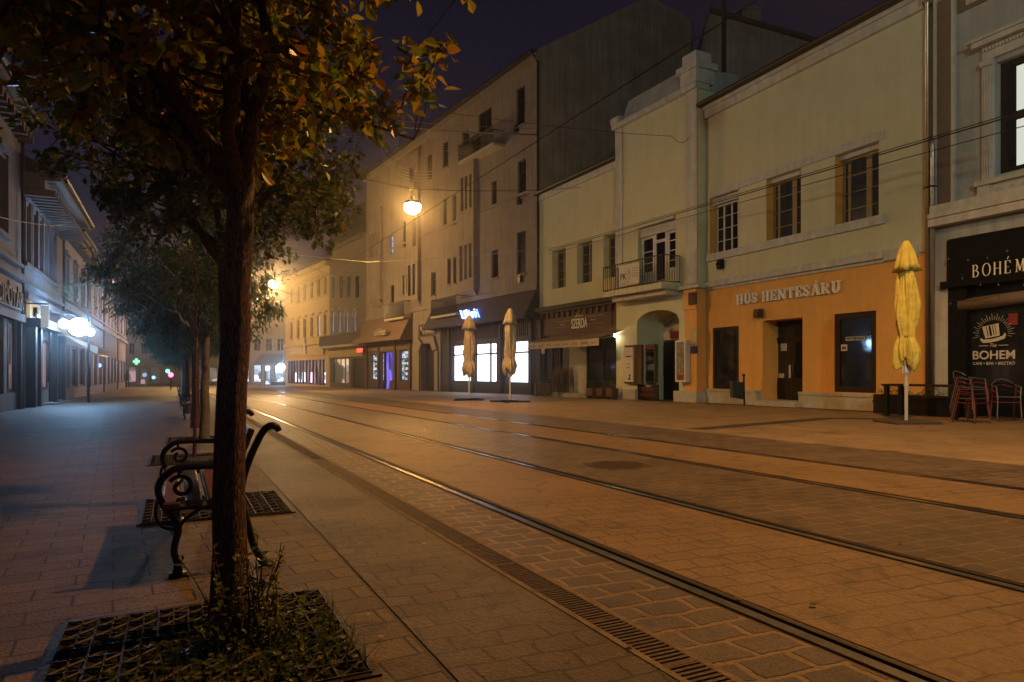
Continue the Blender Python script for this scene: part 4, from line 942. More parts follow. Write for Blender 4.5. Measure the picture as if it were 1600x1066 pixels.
first = chair('bistro_chair', 'lowest red framed chair in the stack beside the dark bar window', (cx, cy, gz(cy)), ang+R(20), 'red_metal', 'navy_paint', 'stacked bistro chairs by the bar')
sec = chair('bistro_chair', 'middle grey framed chair in the stack beside the dark bar window', (cx+.0, cy+.02, gz(cy)+.1), ang+R(20), 'grey_metal', 'navy_paint', 'stacked bistro chairs by the bar')
dup(first, (cx, cy+.04, gz(cy)+.2), ang+R(20), 'second red chair, near the top of the stack beside the bar window')
dup(sec, (cx, cy+.06, gz(cy)+.3), ang+R(20), 'topmost grey chair with rounded back on the stack beside the bar window')
c2x, c2y = ground(1572, 659)
dup(first, (c2x, c2y, gz(c2y)), ang+R(-20), 'red framed chair at the far right, at the bottom of its pair'); dup(sec, (c2x, c2y, gz(c2y)+.12), ang+R(-20), 'grey framed chair stacked on the far right red chair')
WG = 'wicker chairs stacked before the cafe'
wc = None
for k, (px, n_) in enumerate(((862, 5), (874, 7), (887, 7))):
    gx, gy = ground(px, 620.5)
    for i in range(n_):
        lc = (gx, gy, gz(gy)+.13*i); lb = '%s chair from the bottom in the %s stack of brown cafe chairs' % (['lowest', 'second', 'third', 'fourth', 'fifth', 'sixth', 'topmost'][i], ['left', 'middle', 'right'][k])
        if wc is None: wc = chair('cafe_chair', lb, lc, R(-70), 'wicker', 'wicker', WG)
        else: dup(wc, lc, R(-70+10*k), lb)
def table(name, label, loc, rz, L1, W1, h, m, fold=False):
    t = thing(name, label, 'table', loc, rz); MB().box(-L1/2, L1/2, -W1/2, W1/2, h-.05, h).build('tabletop', m, t)
    for sx_ in (-1, 1):
        for sy in (-1, 1): MB().box(sx_*(L1/2-.1)-.05, sx_*(L1/2-.1)+.05, sy*(W1/2-.08)-.05, sy*(W1/2-.08)+.05, 0, h-.051).build('leg', m, t)
    return t
gx, gy = ground(848, 619.5); table('cafe_table', 'small folding table left of the stacked brown chairs', (gx, gy, gz(gy)), R(-70), .8, .6, .74, 'wicker')
gx, gy = ground(1448, 652); table('picnic_table', 'long dark wooden table behind the yellow parasol', (gx, gy, gz(gy)), Fb.ang, 2.0, .7, .82, 'dark_wood')
x0 = X(1372, -.6); q = Fb.w(x0, -.55); t = thing('planter_box', 'long dark planter box with low shrubs before the orange wall', 'planter', q+(gz(q[1]),), Fb.ang)
MB().box(0, 2.6, -.25, .2, 0, .52).box(-.02, 2.62, -.27, -.251, .3, .34).build('box', 'dark_wood', t)
lf = MB()
for k in range(900):
    x = rnd.uniform(.0, 2.6); hh = .5+.28*abs(math.sin(x*2.3+.5)); leaf(lf, Vector((x, rnd.uniform(-.25, .2), rnd.uniform(.45, hh))), Vector((rnd.gauss(0, 1), rnd.gauss(0, 1), .8)), Vector((0, 0, 1)), .07, LEAF_N)
lf.build('foliage', 'leaf_pear_green', t)
# ---------------- parasols
def parasol(label, px, py, top, canvas, base_kind, seed, fat=1.0, rz=0):
    gx, gy = ground(px, py); zc = gx*SA+gy*CA
    H = EYE+(580-top)/FOC*zc-gz(gy); t = thing('parasol', label, 'parasol', (gx, gy, gz(gy)), rz, 'closed parasols on the right sidewalk'); rr = random.Random(seed)
    MB().tube([(0, 0, 0), (0, 0, H*.4)], .035, 10).tube([(0, 0, H*.20), (0, 0, H*.215)], .05, 10).lathe([(.055, H*.27), (.075, H*.28), (.075, H*.3), (.06, H*.31)], n=12).build('pole', 'white_paint', t)
    m = MB()
    for k in range(8): a = k*math.pi/4; m.tube([(.075*math.cos(a), .075*math.sin(a), H*.27), (.09*math.cos(a), .09*math.sin(a), H*.345)], .013, 5)
    m.build('ribs', 'white_paint', t)
    ph = [rr.uniform(0, 6.28) for _ in range(6)]
    def fold(w, z):
        k = z/H; a = .10*math.sin(8*w+ph[0]+k*5)+.05*math.sin(21*w+ph[4]+k*23)+.035*math.sin(17*w-k*41)+.12*math.sin(3*w+ph[1]-k*11)+.07*math.sin(13*w+ph[2]+k*9)+.13*math.sin(2*w+ph[3]+k*17)
        return 1+a
    body = [(.05, .345), (.21, .33), (.26, .35), (.265, .39), (.235, .43), (.18, .465), (.17, .475), (.18, .50), (.215, .56), (.225, .64), (.215, .72), (.19, .80), (.16, .88), (.11, .95), (.05, .995)]
    fine = []
    for (ra, za), (rb, zb_) in zip(body, body[1:]):
        for q in range(5): f_ = q/5; fine.append((ra+(rb-ra)*f_, za+(zb_-za)*f_))
    fine.append(body[-1])
    MB().lathe([(r_*fat, z_*H) for r_, z_ in fine], n=84, jit=fold, zj=lambda w, z: (.035*H*math.sin(3*w+ph[2])-.02*H*abs(math.sin(5*w+ph[0])))*max(0, 1-(z/H-.325)/.06)).build('canopy', canvas, t, smooth=True)
    cap = [(.25, .835), (.28, .83), (.22, .875), (.18, .93), (.105, .975), (.06, .997), (.01, 1.0)]
    def f2(w, z): return 1+(.16*math.sin(4*w+ph[4])+.05*math.sin(9*w+ph[5]))*(1.1-(z/H-.83)*5)
    MB().lathe([(r_*fat, z_*H) for r_, z_ in cap], n=48, jit=f2).build('vent_cap', canvas, t, smooth=True)
    MB().lathe([(.16*fat, .462*H), (.172*fat, .47*H), (.16*fat, .478*H)], n=24, jit=fold).build('strap', 'iron', t)
    if base_kind == 'slab': MB().box(-.5, .5, -.5, .5, 0, .06).build('base', 'slab_dark', t, bevel=.02)
    else: MB().box(-.85, .85, -.05, .05, 0, .07).box(-.05, .05, -.85, -.051, 0, .07).box(-.05, .05, .051, .85, 0, .07).box(-.3, .3, -.3, .3, .071, .1).build('base', 'iron', t)
    return t
parasol('closed bright yellow parasol standing before the orange wall', 1416, 661, 376, 'canvas_yellow', 'slab', 3, .9, R(-26))
parasol('closed cream parasol in front of the left lit bookshop window', 733, 625.5, 493, 'canvas_cream', 'cross', 5, 1.1, R(20))
parasol('closed cream parasol with peaked top before the right lit bookshop window', 797, 628.5, 482, 'canvas_cream', 'cross', 9, 1.0, R(-40))
# ---------------- 3: bar house at the right edge
Fh = Facade(E0, down(2.2)); hb = fthing('town_house', 'blue grey ornamented house with dark bar front at the right edge', 'house', Fh)
X3 = Fh.x; x0 = X3(1447.5)+.25; x1 = x0+9; gB = Fh.gz(5)-.4; zB = Fh.z(1530, 330)
wv = (X3(1556), X3(1556)+1.45, Fh.z(1580, 268), Fh.z(1580, 89)); ztB = wv[3]+2.6
win2 = (wv[0]+3.6, wv[1]+3.6, wv[2], wv[3])
m = MB(); wall_mesh(m, x0, x1, zB, ztB, [wv, win2], 0, .3); shell(m, x0, x1, zB, ztB, 10); m.build('wall', 'plaster_bluegrey', hb)
for q in (wv, win2):
    wn = window(hb, q[0]+.01, q[1]-.01, q[2]+.01, q[3]-.01, .18, 'dark_wood', 'black_glass', (.5,), (.5,), .13, .06, 'dark framed upper window with a lit room behind' if q is wv else None)
    m = MB(); 
    for a, b in ((.25, .40), (.62, .75)):
        for c, d in ((.06, .46), (.54, .93)):
            w_ = q[1]-q[0]; h_ = q[3]-q[2]; m.box(q[0]+w_*a, q[0]+w_*b, .205, .215, q[2]+h_*c, q[2]+h_*d)
    if q is wv: m.build('lit_room', 'room_window', wn)
    m = MB(); a, b, c, d = q
    m.box(a-.28, a-.02, -.1, -.003, c-.1, d+.12); m.box(b+.02, b+.28, -.1, -.003, c-.1, d+.12); m.box(a-.28, b+.28, -.1, -.003, d+.121, d+.45)
    m.box(a-.42, b+.42, -.3, -.003, d+.451, d+.58); m.box(a-.52, b+.52, -.36, -.003, d+.581, d+.66)
    m.box(a-.4, b+.4, -.22, -.003, c-.22, c-.101); m.box(a-.34, b+.34, -.1, -.003, zB+.26, c-.221); m.box(a-.36, a-.06, -.16, -.101, c-.7, c-.23); m.box(b+.06, b+.36, -.16, -.101, c-.7, c-.23)
    n = 24
    for i in range(n): x = a-.24+(b-a+.48)*i/n; m.box(x, x+.05, -.15, -.101, d+.33, d+.42)
    for s in (0, 1):
        xx = a-.15 if s == 0 else b+.15
        for k in (-.06, .0, .06): m.tube([(xx+k, -.105, c-.05), (xx+k, -.105, d-.05)], .018, 5)
        m.box(xx-.14, xx+.14, -.17, -.101, d-.04, d+.1)
    for i in range(5):   # scroll relief under the sill
        cx_ = a+.12+(b-a-.24)*i/4; m.tube([(cx_+.12*(1-t_/12)*math.cos(t_*.9), -.11, c-.45+.13*(1-t_/12)*math.sin(t_*.9)) for t_ in range(12)], .018, 5)
    m.build('window_surround', 'trim_white', hb)
m = MB(); m.box(X3(1467), X3(1488), -.06, -.003, zB+.3, ztB-.4); m.box(X3(1498), X3(1600), -.05, -.003, ztB-.95, ztB-.35); m.build('brown_panels', 'strip_brown', hb)
m = MB(); m.box(x0, X3(1466), -.09, -.003, zB+.02, ztB); m.box(X3(1489), X3(1494), -.09, -.003, zB+.3, ztB-.35); m.box(x0, x1, -.32, -.004, zB, zB+.12); m.box(x0, x1, -.24, -.004, zB+.121, zB+.34); m.box(x0, x1, -.3, -.004, zB-.22, zB-.02)
m.box(x0-.3, x1, -.5, -.004, ztB, ztB+.35); m.box(x0-.2, x1, -.3, -.004, ztB-.3, ztB-.002)
m.box(X3(1512), X3(1512)+.9, -.08, -.051, ztB-.85, ztB-.42); m.build('cornice', 'trim_white', hb)
m = MB(); m.prism([(-.45, ztB+.36), (5, ztB+3.4), (10, ztB+.36)], 'x', x0, x1); m.build('roof', 'roof_tile', hb)
zs1, zs0 = Fh.z(1530, 372), Fh.z(1530, 453)
m = MB(); wall_mesh(m, x0, x1, gB, zB-.23, [(X3(1482), x1-.4, gB, zs1+.1, .35)], 0, .3); shell(m, x0, x1, gB, zB-.23, 10); m.build('shop_wall', 'plaster_bluegrey', hb)
MB().box(X3(1482)+.02, x1-.42, -.1, .05, zs0+.3, zs1+.06).build('sign_board', 'navy_paint', hb)
m = MB(); a = X3(1482); m.box(a-.1, x1-.3, -.2, -.101, zs0+.12, zs0+.29); m.box(a+.02, a+.5, -.05, .2, gB, zs0+.119); m.box(a+.51, x1-.42, .1, .2, gB, gB+.95); m.box(a+3.9, a+4.1, .0, .2, gB+.951, zs0+.119)
m.build('shopfront_frame', 'navy_paint', hb)
MB().quad((a+.5, .15, gB+.9), (x1-.4, .15, gB+.9), (x1-.4, .15, zs0+.2), (a+.5, .15, zs0+.2)).build('shop_window_glass', 'shop_glass', hb)
MB().box(a-.35, a+.01, -.05, -.002, gB, zs0+.1).build('trim_strip', 'trim_white', hb)
m = MB(); m.tube([(a+.3, .05, zs0-.35), (a+3.6, .05, zs0-.2)], .16, 12); m.build('rolled_awning', 'strip_brown', hb, smooth=True)
sg = fthing('bar_sign', 'pale serif letters BOHÉM on the dark board over the bar', 'sign', Fh); xs = X3(1520, -.1); sg.location = Fh.w(xs, -.1)+(Fh.z(1540, 431.5, -.1),)
ww = X3(1596, -.1)-xs
# thin serif letters
def thin(s, par, w_tot, h, m_, y=-.03):
    cx = 0; k = w_tot/ (len(s)*.98)
    for c in s:
        mb = MB(); T = lambda a, b, t=.07: mb.prism(_ln((cx+a[0]*k, a[1]*h), (cx+b[0]*k, b[1]*h), t*h*1.0), 'y', y-.01-rnd.random()*.003, y)
        S = lambda x, z: T((x-.1, z), (x+.1, z), .04)
        def A(cx_, cz, rx, rz, a0, a1, n=14):
            for i in range(n):
                a, b = R(a0+(a1-a0)*i/n), R(a0+(a1-a0)*(i+1)/n); T((cx_+rx*math.cos(a), cz+rz*math.sin(a)), (cx_+rx*math.cos(b), cz+rz*math.sin(b)), .035+.06*abs(math.cos((a+b)/2)))
        if c == 'B': T((.15, 0), (.15, 1), .1); S(.13, .02); S(.13, .98); A(.3, .76, .22, .23, -90, 90); A(.33, .26, .27, .25, -90, 90); T((.15, .98), (.32, .98), .04); T((.15, .52), (.32, .52), .04); T((.15, .02), (.34, .02), .04)
        if c == 'O': A(.38, .5, .34, .51, 0, 360, 24)
        if c == 'H': [T((x, 0), (x, 1), .1) for x in (.15, .65)]; T((.15, .5), (.65, .5), .04); [S(x, z) for x in (.15, .65) for z in (.02, .98)]
        if c in 'ÉE': T((.15, 0), (.15, 1), .1); [T((.05, z), (.55, z), .04) for z in (.02, .98)]; T((.15, .5), (.45, .5), .04); T((.54, .02), (.56, .22), .04); T((.54, .98), (.56, .78), .04)
        if c == 'É': T((.3, 1.12), (.42, 1.32), .06)
        if c == 'M': T((.12, 0), (.16, 1), .05); T((.16, 1), (.42, .1), .1); T((.42, .1), (.68, 1), .05); T((.68, 1), (.72, 0), .1); S(.12, .02); S(.72, .02); S(.1, .98); S(.72, .98)
        mb.build('letter', m_, par); cx += k*.98
def _ln(a, b, t):
    d = Vector((b[0]-a[0], b[1]-a[1])); d.normalize(); n = Vector((-d.y, d.x))*t/2
    return [(a[0]-n.x, a[1]-n.y), (b[0]-n.x, b[1]-n.y), (b[0]+n.x, b[1]+n.y), (a[0]+n.x, a[1]+n.y)]
thin('BOHÉM', sg, ww*1.12, .31, 'cream_letter')
# window lettering with top hat
lg = fthing('window_lettering', 'white top hat emblem and BOHEM cafe lettering on the bar window', 'sign', Fh); lx = X3(1520, .12); lg.location = Fh.w(lx, .12)+(Fh.z(1552, 570, .12),)
lw_ = X3(1586, .12)-lx; k = lw_/1.05
text('CAFE • BÁR • BISZTRÓ', 'lettering', 'paper', lg, .1, (0, 0, 0), ext=.002, bold=.001, width=lw_)
text('BOHEM', 'lettering', 'paper', lg, .3, (0, 0, .15*k), ext=.002, bold=.006, width=lw_)
text('The', 'lettering', 'paper', lg, .13, (lw_*.42, 0, .46*k), ext=.002, shear=.3, width=lw_*.16)
m = MB(); m.box(lw_*.15, lw_*.38, -.004, 0, .49*k, .505*k); m.box(lw_*.62, lw_*.85, -.004, 0, .49*k, .505*k)
hz_ = .66*k
def hp(u, v): c, s = math.cos(R(10)), math.sin(R(10)); return (lw_*.5+(u*c-v*s)*k, hz_+(u*s+v*c)*k)
m.prism([hp(-.19, .06), hp(.17, .06), hp(.2, .38), hp(-.22, .38)], 'y', -.004, 0)
brim = [hp(-.33+.66*i/12, -.03+.0-.04*math.sin(math.pi*i/12)+(.08 if i in (0, 12) else 0)) for i in range(13)]+[hp(.3-.6*i/12, .05-.035*math.sin(math.pi*i/12)+(.05 if i in (0, 12) else 0)) for i in range(13)]
m.prism(brim, 'y', -.0045, -.0002)
for i in range(26):
    a = R(-10+200*i/25); r1 = .36*k; r2 = (.46+.06*(i % 2))*k; c = (lw_*.5, hz_+.14*k)
    m.prism(_ln((c[0]+r1*math.cos(a), c[1]+r1*math.sin(a)), (c[0]+r2*math.cos(a), c[1]+r2*math.sin(a)), .008*k), 'y', -.004, 0)
m.build('top_hat', 'paper', lg)
m = MB(); [m.prism([hp(u, .1), hp(u+w_, .1), hp(u+w_*1.05, .36), hp(u, .36)], 'y', -.007, -.0046) for u, w_ in ((-.12, .02), (-.06, .05), (.03, .02), (.09, .015))]; m.build('hat_stripes', 'navy_paint', lg)
# red posters behind the window and blue screens
pz = Fh.z(1510, 575, .13)
for nm, px0, px1, py0, py1, mm_, lb in (('poster', 1500, 1516, 498, 560, 'paper_red', 'dim red poster at the left of the bar window'), ('poster', 1576, 1590, 495, 512, 'paper_red', 'small red poster right of the top hat emblem')):
    a_, b_ = X3(px0, .14), X3(px1, .14); o = fmb(Fh, MB().box(a_, b_, .135, .147, Fh.z(1510, py1, .14), Fh.z(1510, py0, .14)), nm, mm_, lb, 'poster'); recenter(o, (a_, .14, Fh.z(1510, py1, .14)))
# string of small bulbs along the bar front
sb = fthing('string_lights', 'string of small unlit bulbs hanging across the bar sign', 'lights', Fh); m = MB(); bl = MB()
for (pa, pb, n) in (((1482, 400), (1604, 372), 4), ((1476, 410), (1560, 440), 3), ((1485, 470), (1600, 440), 3)):
    pts = []
    for i in range(n+1):
        px = pa[0]+(pb[0]-pa[0])*i/n; py = pa[1]+(pb[1]-pa[1])*i/n+12*math.sin(math.pi*i/n); q = (X3(px, -.7), -.7, Fh.z(px, py, -.7)); pts.append(q)
        bl.sphere((q[0], q[1], q[2]-.08), .022, 5); m.tube([q, (q[0], q[1], q[2]-.06)], .006, 4, False)
    m.tube(pts, .005, 4, False)
m.build('cable', 'wire', sb); bl.build('bulbs', 'grey_metal', sb, smooth=True)
# ---------------- 4: tall apartment house with bookshop
Fl = Facade(C0_, down(-5)); hl = fthing('apartment_house', 'tall rose plastered apartment house with lit bookshop on the ground floor', 'apartment house', Fl)
X4 = Fl.x; xL = X4(573)-.1; ztL = Fl.z(700, 187.5); zgL = Fl.z(757, 468); gL = Fl.gz(xL/2)-.4
z4 = lambda px, py: Fl.z(px, py)
wins = []   # (px0,px1,py0,py1,kind)
WL = [(807.5, 821.5, 362, 428, 'tall'), (809, 822, 250, 308, 'd'), (806.5, 820, 136, 196, 'd'), (768, 778.5, 391, 434, 'd'), (768, 776, 283, 322, 'd'),
      (724, 729, 385, 440, 'd'), (731.5, 736, 383, 437, 'd'), (738.5, 743, 381, 434, 'd'), (726, 730, 279, 331, 'd'), (732.5, 736, 276, 328, 'd'), (739.5, 743, 273, 325, 'd'),
      (748, 768, 172, 206, 'd'), (699, 704, 404, 444, 'd'), (708, 713, 402, 443, 'd'), (691, 698, 311, 356, 'd'), (706, 713, 305, 352, 'd'),
      (673.5, 681, 425, 462, 'd'), (643, 647, 415, 463, 'd'), (650, 654, 413, 461, 'd'), (629, 632, 430, 461, 'd'), (634.5, 638, 428, 460, 'd'), (610, 616, 446, 478, 'd'),
      (583, 586, 438, 480, 'd'), (588, 591, 436, 479, 'd'), (593, 596, 434, 478, 'd'), (582, 585.5, 367, 404, 'd'), (587.5, 590.5, 364, 402, 'd'), (592.5, 596, 361, 400, 'd'), (609, 614.5, 368, 396, 'lit'),
      (692, 700, 221, 262, 'd'), (667, 675, 242, 282, 'd'), (645, 652, 262, 300, 'd'), (722, 733, 204, 246, 'd'), (629, 634, 345, 385, 'd'), (650, 656, 340, 385, 'd')]
hl_holes = []
for a_, b_, c_, d_, k_ in WL:
    hl_holes.append((X4(a_), X4(b_), z4((a_+b_)/2, d_), z4((a_+b_)/2, c_), k_))
m = MB(); wall_mesh(m, xL, 0, zgL, ztL, [h[:4]+(.22,) for h in hl_holes], 0, .22)
m.quad((xL, 0, zgL), (xL, 0, ztL), (xL, 13, ztL), (xL, 13, zgL)); m.quad((xL, 0, ztL), (0, 0, ztL), (0, 13, ztL), (xL, 13, ztL)); m.quad((xL, 13, gL), (xL, 13, ztL), (0, 13, ztL), (0, 13, gL))
m.build('wall', 'plaster_rose', hl)
# gable wall towards the lower neighbour
DG = 13; hr = 5.2
m = MB(); m.prism([(0, gL), (11.9, gL), (11.9, ztL+5.1), (8.2, ztL+5.6), (-.1, ztL+.3)], 'x', .002, .12); m.build('gable', 'gable_plaster', hl)
m = MB(); m.prism([(-.6, ztL+.02), (8.2, ztL+5.45), (12.1, ztL+4.95), (12.1, ztL+.02)], 'x', xL, -.004); m.build('roof', 'roof_tile', hl)
m = MB(); m.box(xL, .3, -.35, -.003, ztL-.4, ztL); m.box(xL, .0, -.12, -.003, zgL+.02, zgL+.3); m.box(xL, 0, -.08, -.003, z4(757, 330), z4(757, 330)+.15); m.build('cornice', 'plaster_rose', hl)
MB().tube([(xL, -.65, ztL+.02), (.3, -.65, ztL+.02)], .1, 8).tube([(.2, -.15, gL), (.2, -.15, ztL-.5), (.2, -.6, ztL)], .07, 8).build('gutter', 'gutter', hl)
for i, h in enumerate(hl_holes):
    lb = {'tall': 'tall pale upper window nearest the cafe house', 'lit': 'single lit window high above the brown canopy'}.get(h[4])
    gm = {'tall': 'curtain_glass', 'lit': 'lit_blue'}.get(h[4], rnd.choice(['black_glass', 'curtain_glass', 'shop_glass']))
    wdt = h[1]-h[0]
    window(hl, h[0]+.005, h[1]-.005, h[2]+.005, h[3]-.005, .12, 'dark_wood', gm, (.5,) if wdt > 1.1 else (), (.68,) if wdt > .6 else (), .07, .03, lb)
# sills and bay projections
m = MB()
for h in hl_holes: m.box(h[0]-.1, h[1]+.1, -.1, -.003, h[2]-.12, h[2]-.01)
m.build('sills', 'plaster_rose', hl)
for (pa, pb, pt) in ((641, 658, 240),(721, 746, 232), (580, 598, 330)):
    a_, b_ = X4(pa), X4(pb); zb_, zt_ = z4((pa+pb)/2, 470 if pa < 700 else 455), z4((pa+pb)/2, pt)
    hh = [(max(h[0], a_), min(h[1], b_), h[2], h[3], .3) for h in hl_holes if a_ < (h[0]+h[1])/2 < b_ and zb_ < h[2] and h[3] < zt_]
    m = MB(); wall_mesh(m, a_, b_, zb_, zt_, hh, -.3, .29)
    m.quad((a_, -.3, zb_), (a_, -.3, zt_), (a_, -.002, zt_), (a_, -.002, zb_)); m.quad((b_, -.3, zt_), (b_, -.3, zb_), (b_, -.002, zb_), (b_, -.002, zt_))
    m.quad((a_, -.3, zt_), (b_, -.3, zt_), (b_, -.002, zt_+.4), (a_, -.002, zt_+.4)); m.quad((b_, -.3, zb_), (a_, -.3, zb_), (a_, -.002, zb_-.5), (b_, -.002, zb_-.5))
    m.build('bay', 'plaster_rose', hl)
for (pa, pb, py, ph, dp_) in ((673, 712, 492, 27, .9), (600, 630, 497, 24, .9), (736, 770, 232, 20, .8), (716, 748, 244, 26, .6)):
    a_, b_ = X4(pa, -dp_), X4(pb, -dp_); zz = Fl.z((pa+pb)/2, py, -dp_); hh = Fl.z((pa+pb)/2, py-ph, -dp_)-zz
    bs = MB().box(a_, b_, -dp_, -.004, zz-.15, zz).build('balcony', 'stone_plinth', hl)
    m = MB(); n = max(8, int((b_-a_)/.13))
    for i in range(n+1): x = a_+(b_-a_)*i/n; m.tube([(x, -dp_+.03, zz), (x, -dp_+.03, zz+hh)], .02, 4, False)
    m.tube([(a_, -.02, zz+hh), (a_, -dp_+.03, zz+hh), (b_, -dp_+.03, zz+hh), (b_, -.02, zz+hh)], .03, 5); m.build('railing', 'iron', bs)
# small wall boxes
m = MB()
for px, py in ((814, 442), (813, 320), (809, 207)): x, z = X4(px), z4(px, py); m.box(x-.15, x+.15, -.16, -.003, z, z+.45)
m.build('vent_boxes', 'iron', hl)
# ground floor: bookshop
bx0, bx1 = X4(688), 0
gf = Fl.gz(bx1-4)-.3
def wz(py, px=757, d=0): return Fl.z(px, py, d)
fz0, fz1 = wz(508), zgL
m = MB(); m.add([(X4(677), -.9, wz(503, 757, -.9)), (-.1, -.9, wz(503, 757, -.9)), (-.1, -.06, fz1), (X4(677), -.06, fz1), (X4(677), -.06, wz(503, 757, -.9)), (-.1, -.06, wz(503, 757, -.9))], [(0, 1, 2, 3), (0, 3, 4), (1, 5, 2), (0, 4, 5, 1), (3, 2, 5, 4)])
m.build('shop_canopy', 'canvas_plum', hl)
ops = [(X4(707), X4(738.5)), (X4(742.5), X4(776)), (X4(790), X4(825.5))]
oz0, oz1 = wz(598), wz(535.5)
m = MB(); wall_mesh(m, bx0, bx1, gf-.3, zgL, [(a_, b_, oz0, oz1) for a_, b_ in ops], -.02, .2); shell(m, bx0, bx1, gf-.3, zgL-.01, 10, -.02); m.build('shopfront', 'dark_wood', hl)
m = MB(); xx = bx0+.4
while xx < bx1-.5: m.box(xx, xx+.07, -.09, -.022, oz1+.25, fz0+.1); xx += .22
m.build('slat_panel', 'brown_wood', hl)
m = MB()
for px in (703, 740.5, 783, 831): x = X4(px); m.box(x-.16, x+.16, -.16, -.0905, gf-.3, fz0+.1)
m.build('shop_pilaster', 'dark_wood', hl)
for i, (a_, b_) in enumerate(ops):
    wn = MB(); wn.box(a_, b_, .1, .16, oz1-.09, oz1).box(a_, b_, .1, .16, oz0, oz0+.09); zt_ = oz0+(oz1-oz0)*.72; wn.box(a_, b_, .1, .16, zt_-.05, zt_+.05)
    if i == 1: x = a_+(b_-a_)*.66; wn.box(x-.07, x+.07, .095, .165, oz0+.09, oz1-.09)
    if i == 2: wn.box(a_+(b_-a_)*.04, a_+(b_-a_)*.1, .095, .165, oz0+.09, oz1-.09)
    w_ = wn.build('shop_window', 'dark_wood', hl, label=['left', 'middle', 'right'][i]+' glaring white bookshop window')
    MB().quad((a_-.5, .35, oz0), (b_+.1, .35, oz0), (b_+.1, .35, oz1), (a_-.5, .35, oz1)).build('lit_back_wall', 'libri_room', w_)
    g_ = MB()
    if i == 0:
        for f_ in (.12, .2, .42, .5): g_.box(a_+(b_-a_)*f_, a_+(b_-a_)*(f_+.03), .4, .5, oz0+.25+f_, oz0+1.3+f_*.6)
    if i == 1: g_.prism([(a_+(b_-a_)*.13+.22*math.cos(R(u)), oz0+1.55+.42*math.sin(R(u))) for u in range(0, 360, 30)], 'y', .4, .44)
    if i == 2:
        c0 = a_+(b_-a_)*.62; g_.prism([(c0-.4, oz0+1.5), (c0-.1, oz0+1.1), (c0+.3, oz0+1.3), (c0+.45, oz0+1.9), (c0+.1, oz0+2.3), (c0-.3, oz0+2.0)], 'y', .4, .44)
        g_.box(c0+.9, c0+1.3, .4, .5, oz0+.9, oz0+2.2); g_.box(c0-.5, c0+1.2, .4, .5, oz0+2.45, oz0+2.55)
    g_.box(a_+.1, b_-.1, .25, .3, oz0+(oz1-oz0)*.8, oz0+(oz1-oz0)*.815)
    g_.build('display_goods', 'plaster_dark', w_)
# stone portal and the second shop
p0, p1 = X4(645), X4(689.5); d0, d1 = X4(659), X4(681); zp = wz(505, 668); zd = wz(537, 668); gp = Fl.gz(p0)-.3
m = MB(); wall_mesh(m, p0+.003, p1-.003, gp, zgL-.003, [(d0, d1, gp, zd)], -.08, .5); m.quad((p0+.003, -.08, gp), (p0+.003, -.08, zgL), (p0+.003, 1, zgL), (p0+.003, 1, gp)); m.quad((p1-.003, -.08, zgL), (p1-.003, -.08, gp), (p1-.003, 1, gp), (p1-.003, 1, zgL))
m.box(d0-.7, d0-.1, -.2, -.082, gp, zd-.6); m.box(d1+.1, d1+.7, -.2, -.082, gp, zd-.6); m.prism([(d1+.7, zd-.5), (d1+.1, zd+.5), (d1-.5, zd+.02), (d1+.0, zd-.59)], 'y', -.28, -.083); m.prism([(d0-.7, zd-.5), (d0-.1, zd+.5), (d0+.5, zd+.02), (d0, zd-.59)], 'y', -.28, -.083)
m.build('portal', 'plaster_rose', hl)
m = MB(); m.box(d0-.3, d1+.3, -.14, -.081, zd+.55, zd+1.5); pl = m.build('portal_panel', 'brown_wood', hl); m = MB()
for i in range(6): x = d0+(d1-d0)*(i+.5)/6; m.box(x-.13, x+.13, -.16, -.141, zd+.7, zd+1.3)
m.build('panel_slots', 'iron', pl)
dd_ = MB().box(d0+.01, d1-.01, .4, .46, gp, zd-.01).build('house_door', 'dark_wood', hl)
s0, s1 = xL+.2, X4(640); c0z = wz(495, 605); c1z = wz(532, 605, -1.2)
m = MB(); m.add([(s0-1, -1.2, c1z), (s1+.8, -1.2, c1z), (s1+.8, -.08, c0z), (s0-.2, -.08, c0z), (s0-.2, -.08, c1z), (s1+.8, -.08, c1z)], [(0, 1, 2, 3), (0, 3, 4), (1, 5, 2), (0, 4, 5, 1), (3, 2, 5, 4)]); m.build('brown_canopy', 'canvas_brown', hl)
op2 = [(X4(579), X4(591.5), wz(595, 605), wz(552, 605)), (X4(595), X4(616), gp, wz(550, 605)), (X4(624), X4(641), wz(595, 605), wz(549, 605))]
m = MB(); wall_mesh(m, xL, p0-.002, gp, zgL, op2, -.02, .25); m.quad((xL, -.02, gp), (xL, -.02, zgL), (xL, 5, zgL), (xL, 5, gp)); m.build('shopfront', 'plaster_dark', hl)
m = MB(); xx = xL+.3
while xx < X4(643): m.box(xx, xx+.08, -.1, -.022, op2[0][3]+.25, c1z+.2); xx += .26
m.build('slat_panel', 'shutter_wood', hl)
m = MB()
for px in (575, 593.5, 619, 643): x = X4(px); m.box(x-.2, x+.2, -.2, -.101, gp, c1z-.05)
m.build('shop_pilaster', 'brown_wood', hl)
